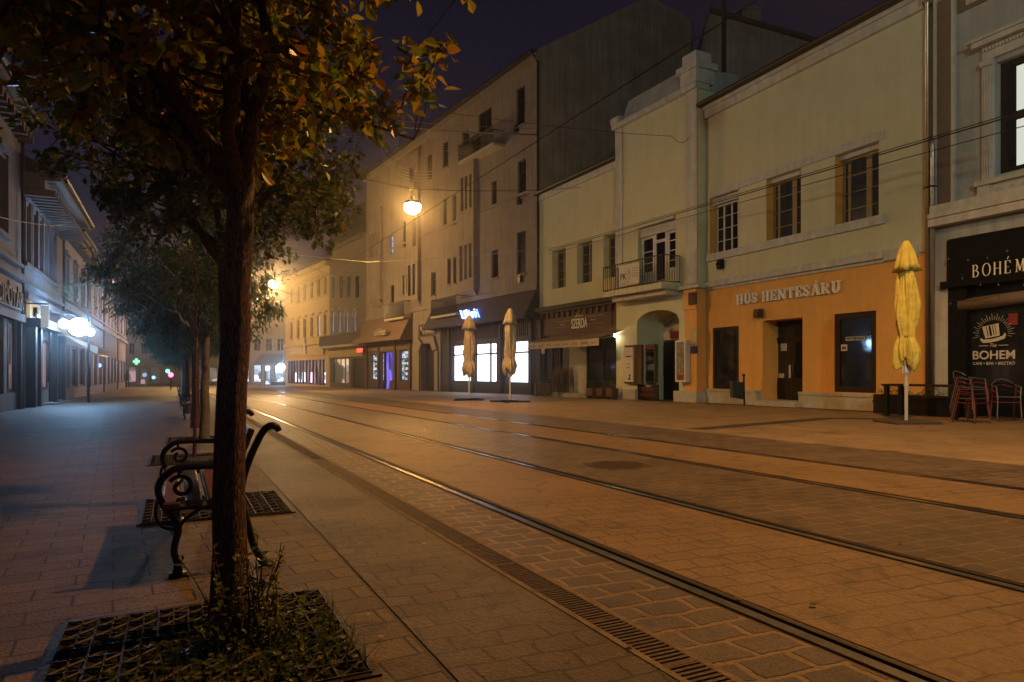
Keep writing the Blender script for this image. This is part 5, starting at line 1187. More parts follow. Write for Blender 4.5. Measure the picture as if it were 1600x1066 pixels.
for i in (0, 2):
    a_, b_, c_, d_ = op2[i]; w_ = MB().box(a_, b_, .1, .16, c_, c_+.1).box(a_, b_, .1, .16, d_-.1, d_).box(a_, b_, .1, .16, c_+(d_-c_)*.7, c_+(d_-c_)*.74).build('shop_window', 'dark_wood', hl, label='cool lit window with shelves of goods, '+('left' if i == 0 else 'right')+' of the blue entrance')
    MB().quad((a_-.5, .45, c_), (b_+.1, .45, c_), (b_+.1, .45, d_), (a_-.5, .45, d_)).build('lit_back_wall', 'room_cool', w_)
    g_ = MB()
    for q in range(4):
        for k in range(3): g_.box(a_+(b_-a_)*(.15+.27*k), a_+(b_-a_)*(.32+.27*k), .3, .4, c_+.3+q*.42, c_+.46+q*.42+.04*((q+k) % 3))
    g_.build('goods', 'plaster_dark', w_)
a_, b_, c_, d_ = op2[1]
e_ = MB().quad((a_-1, .9, c_), (b_+.1, .9, c_), (b_+.1, .9, d_), (a_-1, .9, d_)).build('blue_entrance', 'blue_room', hl, label='entrance niche glowing deep blue')
MB().box(a_+(b_-a_)*.62, b_-.1, .4, .5, c_+1.0, d_-.1).build('display_panel', 'lit_blue', e_); MB().box(a_+(b_-a_)*.5, b_-.02, .2, .6, c_, c_+1.0).build('counter', 'brown_wood', e_)
m = MB(); m.box(op2[0][0]-.1, op2[0][1]+.1, -.15, -.022, gp, op2[0][2]-.02); m.box(op2[2][0]-.1, op2[2][1]+.1, -.15, -.022, gp, op2[2][2]-.02); m.build('stall_riser', 'brown_wood', hl)
for bd, px0, px1, py, mm_, lb, sz in (('Libri', 725, 752, 497, 'libri_core', 'glowing blue white Libri letters on the dark canopy', .8), ('oldies', 590, 608, 524, 'canvas_cream', 'small faded letters on the brown canopy', .9)):
    dd = -.62 if bd == 'Libri' else -1.0
    sg = fthing('shop_sign', lb, 'sign', Fl); xx = Fl.x(px0, dd); zz = Fl.z((px0+px1)/2, py, dd); sg.location = Fl.w(xx, dd)+(zz,); wsg = Fl.x(px1, dd)-xx
    t_ = text(bd, 'lettering', mm_, sg, sz, (0, -.3, 0), ext=.03, bold=.01, width=wsg, shear=-.45 if bd == 'Libri' else 0)
    if bd == 'Libri': text(bd, 'glow_edge', 'libri_sign', sg, sz, (-.04, -.1, -.02), ext=.01, bold=.018, width=wsg+.05, shear=-.45)
# ---------------- 5: dark house with arched lit windows
Fd = Facade(B0, down(-6)); hd = fthing('town_house', 'dark steep roofed house with a row of arched lit windows over its balcony', 'house', Fd)
X5 = Fd.x; xD = X5(515); gD = Fd.gz(xD)-.4; z5 = Fd.z; ztD = z5(540, 378)
hol = [(X5(px-2.2), X5(px+2.2), z5(px, 519), z5(px, 487)) for px in (520, 530.5, 542, 554)]
m = MB(); wall_mesh(m, xD, -.1, gD, ztD, hol+[(X5(517), X5(545), gD+.9, z5(530, 561)), (X5(549), X5(570), gD, z5(560, 560))], 0, .3); shell(m, xD, -.1, gD, ztD, 12); m.build('wall', 'plaster_dark', hd)
for i, h in enumerate(hol):
    c = (h[0]+h[1])/2; r_ = (h[1]-h[0])/2
    p_ = [(h[0], h[2]), (h[1], h[2])]+[(c+r_*math.cos(R(a)), h[3]-r_+r_*1.3*math.sin(R(a))) for a in range(0, 181, 20)]
    wn = MB().box(c-.05, c+.05, .1, .16, h[2], h[3]-r_*.2).box(h[0], h[1], .1, .155, h[2]+(h[3]-h[2])*.6, h[2]+(h[3]-h[2])*.64).build('window', 'dark_wood', hd)
    MB().prism(p_, 'y', .2, .22).build('pane', 'lit_blue', wn)
    m = MB(); m.tube([(c+(r_+.12)*math.cos(R(a)), -.03, h[3]-r_+(r_*1.3+.12)*math.sin(R(a))) for a in range(0, 181, 20)], .06, 5); m.build('arch_moulding', 'plaster_ochre', hd)
m = MB()
for px in (522, 534, 546, 559):
    m.box(X5(px-3), X5(px-3)+.9, -.05, .02, z5(px, 465), z5(px, 432))
m.build('upper_windows', 'black_glass', hd)
m = MB(); m.box(X5(513), X5(560, -1), -1.0, -.003, z5(540, 538, -1)-.2, z5(540, 538, -1)); bs = m.build('balcony', 'stone_plinth', hd)
m = MB(); a_, b_ = X5(513), X5(560, -1); zz = z5(540, 538, -1); n = 40
for i in range(n+1): x = a_+(b_-a_)*i/n; m.box(x-.05, x+.05, -.98, -.9, zz, zz+1.0)
m.box(a_, b_, -1.0, -.88, zz+1.001, zz+1.12); m.build('railing', 'plaster_dark', bs)
m = MB(); m.prism([(-.5, ztD), (3.2, ztD+5.2), (9, ztD+5.2), (12.3, ztD)], 'x', xD, -.12); m.build('roof', 'roof_tile', hd)
MB().box(xD, -.1, -.3, -.003, ztD-.4, ztD-.01).build('cornice', 'plaster_dark', hd)
m = MB(); a_, b_ = X5(517), X5(545)
for i in range(5): x = a_+(b_-a_)*i/4; m.box(x-.06, x+.06, .1, .2, gD+.9, z5(530, 561))
w_ = m.build('shop_window', 'shutter_wood', hd); MB().quad((a_, .4, gD+.9), (b_, .4, gD+.9), (b_, .4, z5(530, 561)), (a_, .4, z5(530, 561))).build('lit_back_wall', 'far_lit', w_)
MB().box(X5(515), X5(570), -.2, -.003, z5(540, 558), z5(540, 543)).build('shop_fascia', 'plaster_ochre', hd); MB().box(X5(549), X5(570)-.02, .29, .35, gD, z5(560, 560)).build('shop_door', 'dark_wood', hd)
sg = fthing('neon_sign', 'small glowing red neon sign on the dark house', 'sign', Fd); sg.location = Fd.w(X5(558, -.6), -.6)+(z5(562, 551, -.6),)
MB().box(0, X5(567, -.6)-X5(558, -.6), 0, .12, -.02, .42).build('box', 'iron', sg); text('OPEN' if 0 else 'DISCONT', 'lettering', 'neon_red', sg, .42, (.03, -.02, .05), ext=.02, bold=.02, width=X5(567, -.6)-X5(558, -.6)-.06)
# ---------------- 6: ochre palace
Fo = Facade(A0_, down(-7)); ho = fthing('palace', 'long ochre building with rows of windows and a glazed lit ground floor', 'building', Fo)
X6 = Fo.x; xO = X6(446); gO = Fo.gz(xO)-.5; z6 = Fo.z; ztO = z6(480, 422)
hol = [(X6(px-2.4), X6(px+2.4), z6(480, y1), z6(480, y0)) for px in (455, 466, 476, 487, 498, 508) for y0, y1 in ((442, 468), (497, 527))]
m = MB(); wall_mesh(m, xO, -.05, gO, ztO, hol+[(X6(449), X6(509), gO+.8, z6(480, 563))], 0, .3); shell(m, xO, -.05, gO, ztO, 14); m.build('wall', 'plaster_ochre', ho)
for i, h in enumerate(hol): window(ho, h[0]+.01, h[1]-.01, h[2]+.01, h[3]-.01, .15, 'shutter_wood', 'lit_blue' if i == 9 else 'curtain_glass', (.5,), (.65,), .1, .04)
m = MB()
for h in hol: m.box(h[0]-.25, h[1]+.25, -.2, -.003, h[3]+.15, h[3]+.35); m.box(h[0]-.2, h[1]+.2, -.12, -.003, h[2]-.2, h[2]-.02)
m.box(xO, -.05, -.5, -.004, ztO-.5, ztO); m.box(xO, -.05, -.35, -.003, z6(480, 540), z6(480, 540)+.3); m.box(xO, -.05, -.15, -.003, z6(480, 536), z6(480, 536)+.2); m.build('cornices', 'plaster_ochre', ho)
m = MB(); a_, b_ = X6(449), X6(509)
for i in range(13): x = a_+(b_-a_)*i/12; m.box(x-.1, x+.1, .1, .25, gO+.8, z6(480, 563))
w_ = m.build('glazed_front', 'brown_wood', ho); MB().quad((a_, .8, gO+.8), (b_, .8, gO+.8), (b_, .8, z6(480, 563)), (a_, .8, z6(480, 563))).build('lit_back_wall', 'lit_shop_warm', w_)
m = MB(); k = (b_-a_)
for f_, zf_, mm_ in ((.06, .1, 0), (.2, .1, 0), (.3, .08, 0), (.5, .08, 0), (.84, .08, 0), (.92, .1, 0)): m.box(a_+k*f_, a_+k*(f_+.05), .55, .7, gO+1.0, gO+2.2)
m.build('bright_display', 'lit_shop_far', w_)
m = MB(); [m.sphere((a_+k*f_, .5, gO+z_), .3, 5) for f_, z_ in ((.08, 4.6), (.18, 4.8), (.28, 4.2))]; m.build('red_ornament', 'neon_red', w_)
m = MB(); m.prism([(-.6, ztO), (6, ztO+4), (14, ztO)], 'x', xO, -.07); m.build('roof', 'roof_tile', ho)
sg = fthing('shop_sign', 'long pale sign band with worn white letters over the glazed front', 'sign', Fo); sg.location = Fo.w(X6(452, -.2), -.12)+(z6(480, 556, -.2),); w_ = X6(505, -.2)-X6(452, -.2)
MB().box(0, w_, -.05, 0, 0, z6(480, 544, -.2)-z6(480, 556, -.2)).build('board', 'plaster_ochre', sg); text('CSEMEGE', 'lettering', 'paper', sg, 1.2, (w_*.05, -.06, .35), ext=.02, width=w_*.35)
m = MB(); m.prism([(w_*.5, .2), (w_*.56, .2), (w_*.53, 2.2)], 'y', -.3, -.051); m.build('spire_emblem', 'paper', sg)
# ---------------- 7: buildings closing the street
def far_block(name, label, px0, px1, zc, ptop, mt, floors, cols, lit=None, shop='far_lit', h_=None):
    """house facing the viewer across the street, zc metres ahead"""
    ax, ay, _ = ray(px0); bx_, by_, _ = ray(px1); o = (ax*zc, ay*zc); e = (bx_*zc, by_*zc); F = Facade(o, (e[0]-o[0], e[1]-o[1])); w = math.hypot(e[0]-o[0], e[1]-o[1])
    t = fthing(name, label, 'building', F); zt_ = EYE+(580-ptop)/FOC*zc; g_ = gz(o[1])-.6; fh = (zt_-g_-4.6)/floors; hs_ = []
    for f in range(floors):
        for c in range(cols): x = w*(c+.5)/cols; hs_.append((x-.5, x+.5, g_+4.9+fh*f+.7, g_+4.9+fh*f+min(fh-.5, 2.6)))
    sh_ = [(w*.06, w*.3, g_+1, g_+3.6), (w*.38, w*.56, g_, g_+3.5), (w*.66, w*.94, g_+1, g_+3.6)]
    m = MB(); wall_mesh(m, 0, w, g_, zt_, hs_+sh_, 0, .3); shell(m, 0, w, g_, zt_, 10); m.build('wall', mt, t)
    for h in hs_: window(t, h[0], h[1], h[2], h[3], .15, 'shutter_wood', 'black_glass', (.5,), (.65,), .1, .04)
    for h in sh_:
        f = MB().box(h[0], h[0]+.12, .1, .2, h[2], h[3]).box(h[1]-.12, h[1], .1, .2, h[2], h[3]).box(h[0]+.12, h[1]-.12, .1, .2, h[3]-.12, h[3]).build('shop_window', 'dark_wood', t)
        MB().quad((h[0], .5, h[2]), (h[1], .5, h[2]), (h[1], .5, h[3]), (h[0], .5, h[3])).build('lit_back_wall', shop, f)
    MB().box(-.1, w+.1, -.35, -.003, zt_-.4, zt_).box(0, w, -.2, -.003, g_+4.1, g_+4.35).build('cornice', mt, t)
    MB().prism([(-.5, zt_), (5, zt_+3), (10, zt_)], 'x', 0, w).build('roof', 'roof_tile', t)
    return t, F, w, g_, zt_
t, F9, w9, g9, z9 = far_block('corner_shop', 'brightly lit corner shop with orange awning at the far end of the tracks', 392, 447, 104, 470, 'plaster_ochre', 2, 3, shop='lit_shop_far')
m = MB(); m.add([(w9*.2, -1.6, g9+3.7), (w9*.98, -1.6, g9+3.7), (w9*.92, -.02, g9+5.2), (w9*.3, -.02, g9+5.2), (w9*.3, -.02, g9+3.7), (w9*.92, -.02, g9+3.7)], [(0, 1, 2, 3), (0, 3, 4), (1, 5, 2), (0, 4, 5, 1), (2, 5, 4, 3)]); m.build('awning', 'canvas_brown', t)
t, F8, w8, g8, z8 = far_block('town_house', 'hazy orange lit house behind the leaves left of the corner shop', 345, 392, 108, 500, 'plaster_ochre', 2, 3, shop='lit_shop_far')
t, Fa, wa, ga, za = far_block('arcade_house', 'hazy orange house with arched gateway closing the sidewalk', 196, 252, 116, 520, 'plaster_ochre', 1, 3, shop='far_lit')
far_block('town_house', 'faint hazy lit house behind the distant tree trunks', 253, 345, 128, 545, 'plaster_ochre', 1, 5, shop='far_lit')
# glowing signs far away
def blob(name, label, px, py, zc, r, mt, post=False, cross=False):
    a, b, _ = ray(px); X_, Y_ = a*zc, b*zc; Z_ = EYE+(580-py)/FOC*zc; t = thing(name, label, 'sign', (X_, Y_, gz(Y_) if post else Z_)); dz = Z_-gz(Y_) if post else 0
    m = MB()
    if cross: m.box(-r, r, -.1, .1, dz-r*.3, dz+r*.3); m.box(-r*.3, r*.3, -.095, .095, dz+r*.301, dz+r); m.box(-r*.3, r*.3, -.095, .095, dz-r, dz-r*.301)
    else: m.lathe([(r*.9, -.06), (r, -.03), (r, .03), (r*.9, .06)], n=16); m.v = [(v[0], v[2], v[1]+dz) for v in m.v]
    m.build('light_face', mt, t)
    (MB().tube([(0, .1, 0), (0, .1, dz)], .06, 8) if post else MB().box(-r*.4, r*.4, .12, .5, -r*.3, r*.3)).build('post' if post else 'bracket', 'iron', t); return t
blob('pharmacy_sign', 'green glowing cross high on the arcade house', 213, 565, 100, .42, 'neon_green', cross=True)
blob('shop_light', 'pink glowing round sign on a post at the end of the tree row', 267, 586, 60, .2, 'neon_pink', True)
blob('shop_light', 'green glowing round sign above the pink one', 262, 580, 90, .25, 'neon_green')
blob('shop_light', 'blue white glowing lamp inside the arched gateway', 226, 586, 100, .3, 'lit_blue')
blob('shop_light', 'small blue glowing sign right of the arched gateway', 240, 590, 105, .25, 'neon_blue')
blob('shop_light', 'blue glowing sign on the left shop fronts', 155, 571, 50, .14, 'neon_blue')
blob('shop_light', 'small red glowing sign left of the blue one', 140, 553, 46, .13, 'neon_red')
blob('shop_light', 'bright white globe lamp over the corner shop door', 439, 574, 98, .5, 'lamp_white')
# ---------------- 8: buildings behind the butcher's roof
def back_house(label, px0, px1, zc, ptop, px_r, dp=12):
    a, b, _ = ray(px0); c, d, _ = ray(px1); o = (a*zc, b*zc); z2 = zc*.97; e = (c*z2, d*z2); F = Facade(o, (e[0]-o[0], e[1]-o[1])); w = math.hypot(e[0]-o[0], e[1]-o[1]); t = fthing('gabled_house', label, 'building', F)
    zt_ = EYE+(580-ptop)/FOC*zc; xr_ = F.x(px_r); zr_ = zt_
    m = MB(); m.prism([(0, -2), (w, -2), (w, zt_-3.2), (xr_, zt_), (0, zt_-5)], 'y', 0, dp); m.build('wall', 'gable_plaster', t)
    m = MB(); m.prism([(-.3, zt_-5.1), (xr_, zt_+.12), (w+.3, zt_-3.15), (w+.3, zt_-3.4), (xr_, zt_-.15), (-.3, zt_-5.4)], 'y', -.3, dp+.2); m.build('roof', 'roof_tile', t)
    ch = MB().box(xr_+2.2, xr_+3.4, 1, 2, zt_-1.5, zt_+.4).box(xr_+2.1, xr_+3.5, .9, 2.1, zt_+.401, zt_+.55); ch.build('chimney', 'gable_plaster', t)
    ch = MB().box(xr_+8.2, xr_+9.3, 1, 2, zt_-3, zt_-1.2); ch.build('chimney', 'gable_plaster', t); return t
back_house('dark gabled house with chimneys rising behind the butcher roof', 1078, 1330, 44, 19, 1108)
mp_ = thing('antenna_mast', 'thin tall mast standing behind the butcher roof', 'mast', (ray(1131)[0]*33, ray(1131)[1]*33, 0)); MB().tube([(0, 0, 0), (0, 0, 24)], .11, 8).build('pole', 'gutter', mp_); MB().box(-.2, .2, -.2, .2, 10, 10.3).build('bracket', 'gutter', mp_)
# ---------------- 9: left side
LX = -4.8
Fw = Facade((LX, 23), (0, 1)); XW = Fw.x; zW = Fw.z
def left_house(name, label, xa, xb_, ztop, mt, wins_, D=10, overhang=.5, pitch=3, z1=None):
    o = Fw.w(xa); t = thing(name, label, 'house', (o[0], o[1], 0), Fw.ang); w = xb_-xa; g_ = gz(o[1])-.6; z1 = z1 or 4.3
    hs_ = [(h[0]-xa, h[1]-xa, h[2], h[3]) for h in wins_]
    m = MB(); wall_mesh(m, 0, w, z1, ztop, hs_, 0, .3); shell(m, 0, w, z1, ztop, D); m.build('wall', mt, t)
    for h in hs_:
        window(t, h[0]+.01, h[1]-.01, h[2]+.01, h[3]-.01, .18, 'plaster_grey', rnd.choice(['black_glass', 'curtain_glass']), (.5,), (.66,), .09, .04)
    m = MB()
    for h in hs_:
        m.box(h[0]-.2, h[1]+.2, -.16, -.003, h[3]+.15, h[3]+.32); m.box(h[0]-.15, h[0]-.01, -.07, -.003, h[2], h[3]+.149); m.box(h[1]+.01, h[1]+.15, -.07, -.003, h[2], h[3]+.149); m.box(h[0]-.2, h[1]+.2, -.12, -.003, h[2]-.16, h[2]-.01)
    m.box(0, w, -.25, -.004, z1, z1+.22); m.box(0, w, -.16, -.004, z1+.5, z1+.62); m.build('window_trim', mt, t)
    m = MB(); m.box(-.0, w+.0, -overhang, -.004, ztop-.02, ztop+.22); m.box(0, w, -overhang*.6, -.004, ztop-.3, ztop-.021); n = int(w/.5)
    for i in range(n): x = (i+.5)*w/n; m.box(x-.08, x+.08, -overhang*.85, -.005, ztop-.55, ztop-.301)
    m.build('eaves', 'strip_brown', t); MB().tube([(0, -overhang-.08, ztop+.2), (w, -overhang-.08, ztop+.2)], .08, 8).tube([(w-.3, -overhang-.05, ztop+.15), (w-.2, -.12, ztop-.5), (w-.2, -.12, g_+.5)], .05, 7).build('gutter', 'gutter', t)
    MB().prism([(-overhang, ztop+.221), (D*.5, ztop+pitch), (D, ztop+.221)], 'x', 0, w).build('roof', 'roof_tile', t); return t, g_, w
def left_shop(t, xa, g_, x0, x1, z1, bays, fm, gm, top=3.1, base=.5, wallm='plaster_dark'):
    hs_ = [(x0+(x1-x0)*a, x0+(x1-x0)*b, g_+base+.6, g_+.6+top) for a, b in bays]
    m = MB(); wall_mesh(m, x0, x1, g_, z1, hs_, -.0, .25); m.quad((x0, 0, g_), (x0, 0, z1), (x0, 6, z1), (x0, 6, g_)); m.quad((x1, 0, z1), (x1, 0, g_), (x1, 6, g_), (x1, 6, z1)); m.build('shopfront', wallm, t)
    for h in hs_: window(t, h[0]+.01, h[1]-.01, h[2]+.01, h[3]-.01, .1, fm, gm, (.5,) if h[1]-h[0] > 1.5 else (), (), .1, name='shop_window')
# first left house
xa1, xb1 = XW(-150), XW(31); z1 = zW(20, 437)
t1, g1, w1 = left_house('town_house', 'grey plaster house at the left edge with tall arched windows', xa1, xb1, zW(28, 196), 'plaster_grey', [(xb1-3.4, xb1-2.2, zW(15, 372), zW(15, 258)), (xb1-6.6, xb1-5.4, zW(15, 372), zW(15, 258)), (xb1-9.8, xb1-8.6, zW(15, 372), zW(15, 258))], z1=z1)
left_shop(t1, xa1, g1, 0, w1, z1, [(.62, .78), (.82, .965)], 'dark_wood', 'dim_warm', top=2.9)
m = MB(); m.box(w1-4.5, w1-.6, -.16, -.10, z1-1.0, z1-.1); m.box(w1-5, w1-.1, -.2, -.003, z1-1.35, z1-1.1); m.box(w1-.45, w1-.1, -.12, -.003, g1, z1-1.36); m.box(w1-4.9, w1-4.6, -.12, -.003, g1, z1-1.36); m.build('shop_portal', 'dark_wood', t1)
sg = thing('shop_sign', 'dark board with raised capital letters at the far left', 'sign', Fw.w(xb1-4.4, -.17)+(z1-.92,), Fw.ang); text('CIPŐTÁR', 'lettering', 'brown_wood', sg, .75, (0, 0, 0), ext=.03, bold=.01, width=3.9)
# second left house
xa2, xb2 = xb1+.02, XW(96); z2 = zW(60, 480)
wv2 = [(XW(px)-.45, XW(px)+.45, zW(64, 428), zW(64, 345)) for px in (42, 53, 62, 70, 77, 83.5)]
t2, g2_, w2 = left_house('town_house', 'grey house with deep eaves above the shop with the black columns', xa2, xb2, zW(60, 313), 'plaster_grey', wv2, overhang=1.2, pitch=3.5, z1=z2)
m = MB(); u0, u1 = XW(40)-xa2, XW(95)-xa2
sh_ = [(XW(52)-xa2, XW(75)-xa2, zW(63, 610), zW(63, 530)), (XW(79)-xa2, XW(89)-xa2, zW(84, 606), zW(84, 545))]
m = MB(); wall_mesh(m, 0, w2, g2_, z2, sh_, -.0, .25); m.quad((w2, 0, z2), (w2, 0, g2_), (w2, 6, g2_), (w2, 6, z2)); m.build('shopfront', 'plaster_dark', t2)
for i, h in enumerate(sh_): window(t2, h[0]+.01, h[1]-.01, h[2]+.01, h[3]-.01, .02, 'black_plastic', 'dim_warm', (.5,) if i == 0 else (), (), .1, name='shop_window', label='lit display window behind black columns')
m = MB()
for px in (41.5, 50.5, 77, 91): x = XW(px)-xa2; m.box(x-.16, x+.16, -.3, -.003, g2_, zW(60, 516))
m.box(XW(38.5)-xa2, XW(96)-xa2, -.55, -.003, zW(60, 516)+.002, zW(60, 516)+.3); m.build('black_columns', 'black_plastic', t2)
sg = thing('shop_sign', 'yellowish lit panel with small dark plate on the left shop front', 'sign', Fw.w(XW(39), -.15)+(zW(50, 503),), Fw.ang); ws = XW(62)-XW(39); hs2 = zW(50, 474)-zW(50, 503)
MB().box(0, ws, 0, .1, 0, hs2).build('panel', 'sign_warm', sg); MB().box(ws*.2, ws*.72, -.12, -.003, hs2*.2, hs2*.7).build('plate', 'iron', sg); text('GALÉRIA', 'lettering', 'white_paint', sg, .5, (ws*.25, -.13, hs2*.33), ext=.01, bold=.005, width=ws*.42)
sg = thing('box_sign', 'small projecting glowing white box sign beside the lit panel', 'sign', Fw.w(XW(70, -.7), -.7)+(Fw.z(72, 512, -.7),), Fw.ang); MB().box(0, .1, -.12, .12, 0, .75).build('box', 'sign_glow', sg); MB().box(-.03, .23, -.12, .68, .801, .84).build('bracket', 'iron', sg)
aw = thing('awning', 'small dark awning low over the left shop door', 'awning', Fw.w(XW(84), -.5)+(zW(90, 556),), Fw.ang)
MB().add([(-1.5, -1.3, 0), (3, -1.3, 0), (3, 0, .9), (-1.5, 0, .9), (-1.5, -1.3, .35), (3, -1.3, .35)], [(0, 1, 5, 4), (4, 5, 2, 3), (0, 4, 3), (1, 2, 5)]).build('canopy', 'canvas_brown', aw); MB().tube([(-1.5, -1.3, 0), (3, -1.3, 0)], .03, 6).build('rail', 'iron', aw)
for i, px in enumerate((79, 94, 107)):
    gx, gy = ground(px, [632, 628, 622][i]); t = thing('banner_stand', ['near', 'middle', 'far'][i]+' one of three dark sign stands on round bases by the left shops', 'sign stand', (gx, gy, gz(gy)), R(15), 'sign stands on round bases')
    MB().lathe([(.42, 0), (.42, .05), (.1, .09), (.03, .12)], n=20).build('base', 'grey_metal', t); MB().tube([(0, 0, .1), (0, 0, 2.9-.3*i)], .03, 8).build('pole', 'iron', t); MB().box(-.04, .04, .04, .75, .9, 2.5-.3*i).build('panel', 'black_plastic', t)
# further left row
cur = xb2+.02; lst = [(134, 397, 'plaster_grey', 'third house of the left row, behind the white floodlight'), (160, 440, 'plaster_rose', 'fourth house of the left row with small shop lights'), (182, 487, 'plaster_ochre', 'fifth house of the left row before the arcade'), (196, 503, 'plaster_grey', 'last house of the left row at the end of the sidewalk')]
for pxe, py_, mt, lb in lst:
    xe = XW(pxe); pm = (Fw.hit(pxe)[1]); zt_ = EYE+(580-py_)/FOC*pm
    n = max(2, int((xe-cur)/3.2)); wn_ = [(cur+(xe-cur)*(i+.5)/n-.5, cur+(xe-cur)*(i+.5)/n+.5, 4.9, 6.6) for i in range(n)]
    t, g_, w = left_house('town_house', lb, cur, xe, max(zt_, 7.6), mt, wn_, z1=4.0); left_shop(t, cur, g_, 0, w, 4.0, [((i+.1)/n, (i+.85)/n) for i in range(n)], 'dark_wood', ['shop_glass', 'dim_warm', 'dim_warm', 'far_lit'][lst.index((pxe, py_, mt, lb))], top=2.7)
    cur = xe+.02
# ---------------- 10: lamps
def lantern(label, x, y, z, em, r=.2, span=None):
    t = thing('street_lamp', label, 'street lamp', (x, y, z), 0, 'sodium lamps hung over the tracks')
    MB().lathe([(.02, .42), (.08, .38), (.1, .3), (.26, .22), (.3, .12), (.29, .1), (.24, .12)], n=20).build('housing', 'iron', t, smooth=True)
    MB().sphere((0, 0, 0), r, 10, .8).build('bulb', em, t, smooth=True)
    MB().tube([(0, 0, .4), (0, 0, .62)], .015, 6).build('hanger', 'wire', t); return t
def plight(name, loc, col, p, rad=.15, spot=None, rot=None):
    l = bpy.data.lights.new(name, 'SPOT' if spot else 'POINT'); l.energy = p; l.color = col; l.shadow_soft_size = rad
    if spot: l.spot_size = R(spot); l.spot_blend = .45
    o = bpy.data.objects.new(name, l); C.objects.link(o); o.location = loc
    if rot: o.rotation_euler = rot
    return o
SOD = (1, .47, .13)
LP = [(7.8, 24.3, 7.05, 'glaring orange lamp hung over the tracks before the bookshop house'), (8.3, 4.8, 10.15, 'lamp over the tracks just outside the right edge of view'), (6.2, 52, 7.4, 'orange lamp farther down the tracks, seen through the leaves')]
for i, (x, y, z, lb) in enumerate(LP):
    lantern(lb, x, y, z, 'lamp_sodium', .3 if i == 0 else .2)
plight('sodium_light', (7.8, 24.3, 6.75), SOD, 1300, .22, 160, (0, 0, 0))
plight('sodium_light', (7.8, 24.3, 7.0), SOD, 120, .22)
plight('sodium_light', (8.3, 4.8, 9.8), SOD, 3500, .16, 148, (0, 0, 0))
plight('sodium_light', (6.2, 52, 7.0), (1, .6, .22), 4200, .2)
plight('sodium_light', (1.5, 84, 7.0), (1, .6, .22), 7000, .2)
lantern('farthest orange lamp over the tracks before the corner shop', 1.5, 84, 7.3, 'lamp_sodium')
# white floodlight on the left
fx, fy = XW(123, -1.3), 0; q = Fw.w(fx, -1.3); fzz = Fw.z(123, 511, -1.3)
t = thing('flood_light', 'dazzling blue white floodlight on a bracket over the left sidewalk', 'lamp', (q[0], q[1], fzz))
MB().sphere((0, 0, 0), .36, 12).build('globe', 'lamp_white', t, smooth=True); MB().sphere((-.52, .05, .12), .17, 10).build('globe', 'lamp_white', t, smooth=True); MB().sphere((.4, .02, -.2), .15, 10).build('globe', 'lamp_white', t, smooth=True); MB().tube([(-.52, .1, .5), (-.52, .08, .28)], .02, 5).tube([(.4, .1, .34), (.4, .05, -.06)], .02, 5).tube([(0, .1, .36), (.4, .1, .34)], .02, 5).build('lamp_arm', 'iron', t); MB().tube([(-1.3, .1, .5), (-.2, .1, .5), (0, .1, .32)], .03, 6).lathe([(.2, .27), (.1, .36), (.02, .4)], n=12).build('bracket', 'iron', t)
plight('white_light', (q[0]+.45, q[1]-.4, fzz-.1), (.28, .58, 1), 180, .3)
# hanging baskets above it
t = thing('flower_basket', 'dark hanging flower baskets on the post above the white floodlight', 'basket', (q[0]+.2, q[1]+1.5, gz(q[1]))); MB().tube([(0, 0, 0), (0, 0, 5.6)], .05, 8).tube([(-.7, 0, 5.0), (.7, 0, 5.0)], .03, 6).build('post', 'iron', t)
lf = MB()
for k in range(700):
    s = rnd.choice((-.7, .7, 0)); leaf(lf, Vector((s+rnd.gauss(0, .25), rnd.gauss(0, .25), 4.75+rnd.gauss(0, .28)+(.5 if s == 0 else 0))), Vector((rnd.gauss(0, 1), rnd.gauss(0, 1), rnd.gauss(0, 1))), Vector((0, 0, 1)), .13, LEAF_N)
lf.build('foliage', 'leaf_narrow', t)
# unseen cool lamp, added behind the viewpoint to brighten the upper right walls
t = thing('wall_lamp', 'cool white wall lamp high on the left side behind the viewpoint', 'lamp', (-4.6, -14, 9.5)); MB().sphere((.35, 0, 0), .16, 8).build('globe', 'lamp_white', t); MB().tube([(0, 0, .1), (.35, 0, .2)], .03, 6).build('bracket', 'iron', t)
aim = Vector((18.6, 13, 7.5))-Vector((-4.1, -14, 9.5))
plight('white_light', (-4.1, -14, 9.5), (.70, 1, .84), 7000, .4, 52, aim.to_track_quat('-Z', 'Y').to_euler())
plight('lantern_light', tuple(sc_.location+Vector((-.15, 0, -.05))), (1, .8, .5), 12, .08)
# ---------------- 11: overhead wires
def wire(label, pts, r=.009, sag=0, mt='wire', group='overhead wires'):
    P_ = []
    for a, b in zip(pts, pts[1:]):
        a, b = Vector(a), Vector(b)
        for i in range(13): t_ = i/12; p = a.lerp(b, t_); p.z -= sag*4*t_*(1-t_); P_.append(p)
    c = P_[0].copy(); o = MB().tube([p-c for p in P_], r, 5).build('overhead_wire', mt); o.location = c; return tag(o, label, 'wire', group)
wire('contact wire over the nearer track, crossing the sky left of the tall house', [(3.05, -10, 5.6), (3.05, 30, 5.5), (2.6, 60, 5.2), (0, 92, 4.9)])
wire('contact wire over the farther track, crossing the dark gable', [(6.35, -10, 5.6), (6.35, 30, 5.5), (5.4, 60, 5.2), (3, 92, 4.9)])
def fp(F, px, py, d): x = F.x(px, d); return F.w(x, d)+(F.z(px, py, d),)
for i, (pa, pb) in enumerate((((858, 390), (1604, 171)), ((858, 392.5), (1604, 175)), ((858, 397), (1604, 196)))):
    wire(['uppermost', 'middle', 'lowest'][i]+' of three dark cables strung along the yellow fronts', [fp(Fs, pa[0], pa[1], -1.2), fp(Fh, pb[0], pb[1], -1.6)], .012+.006*(i == 1))
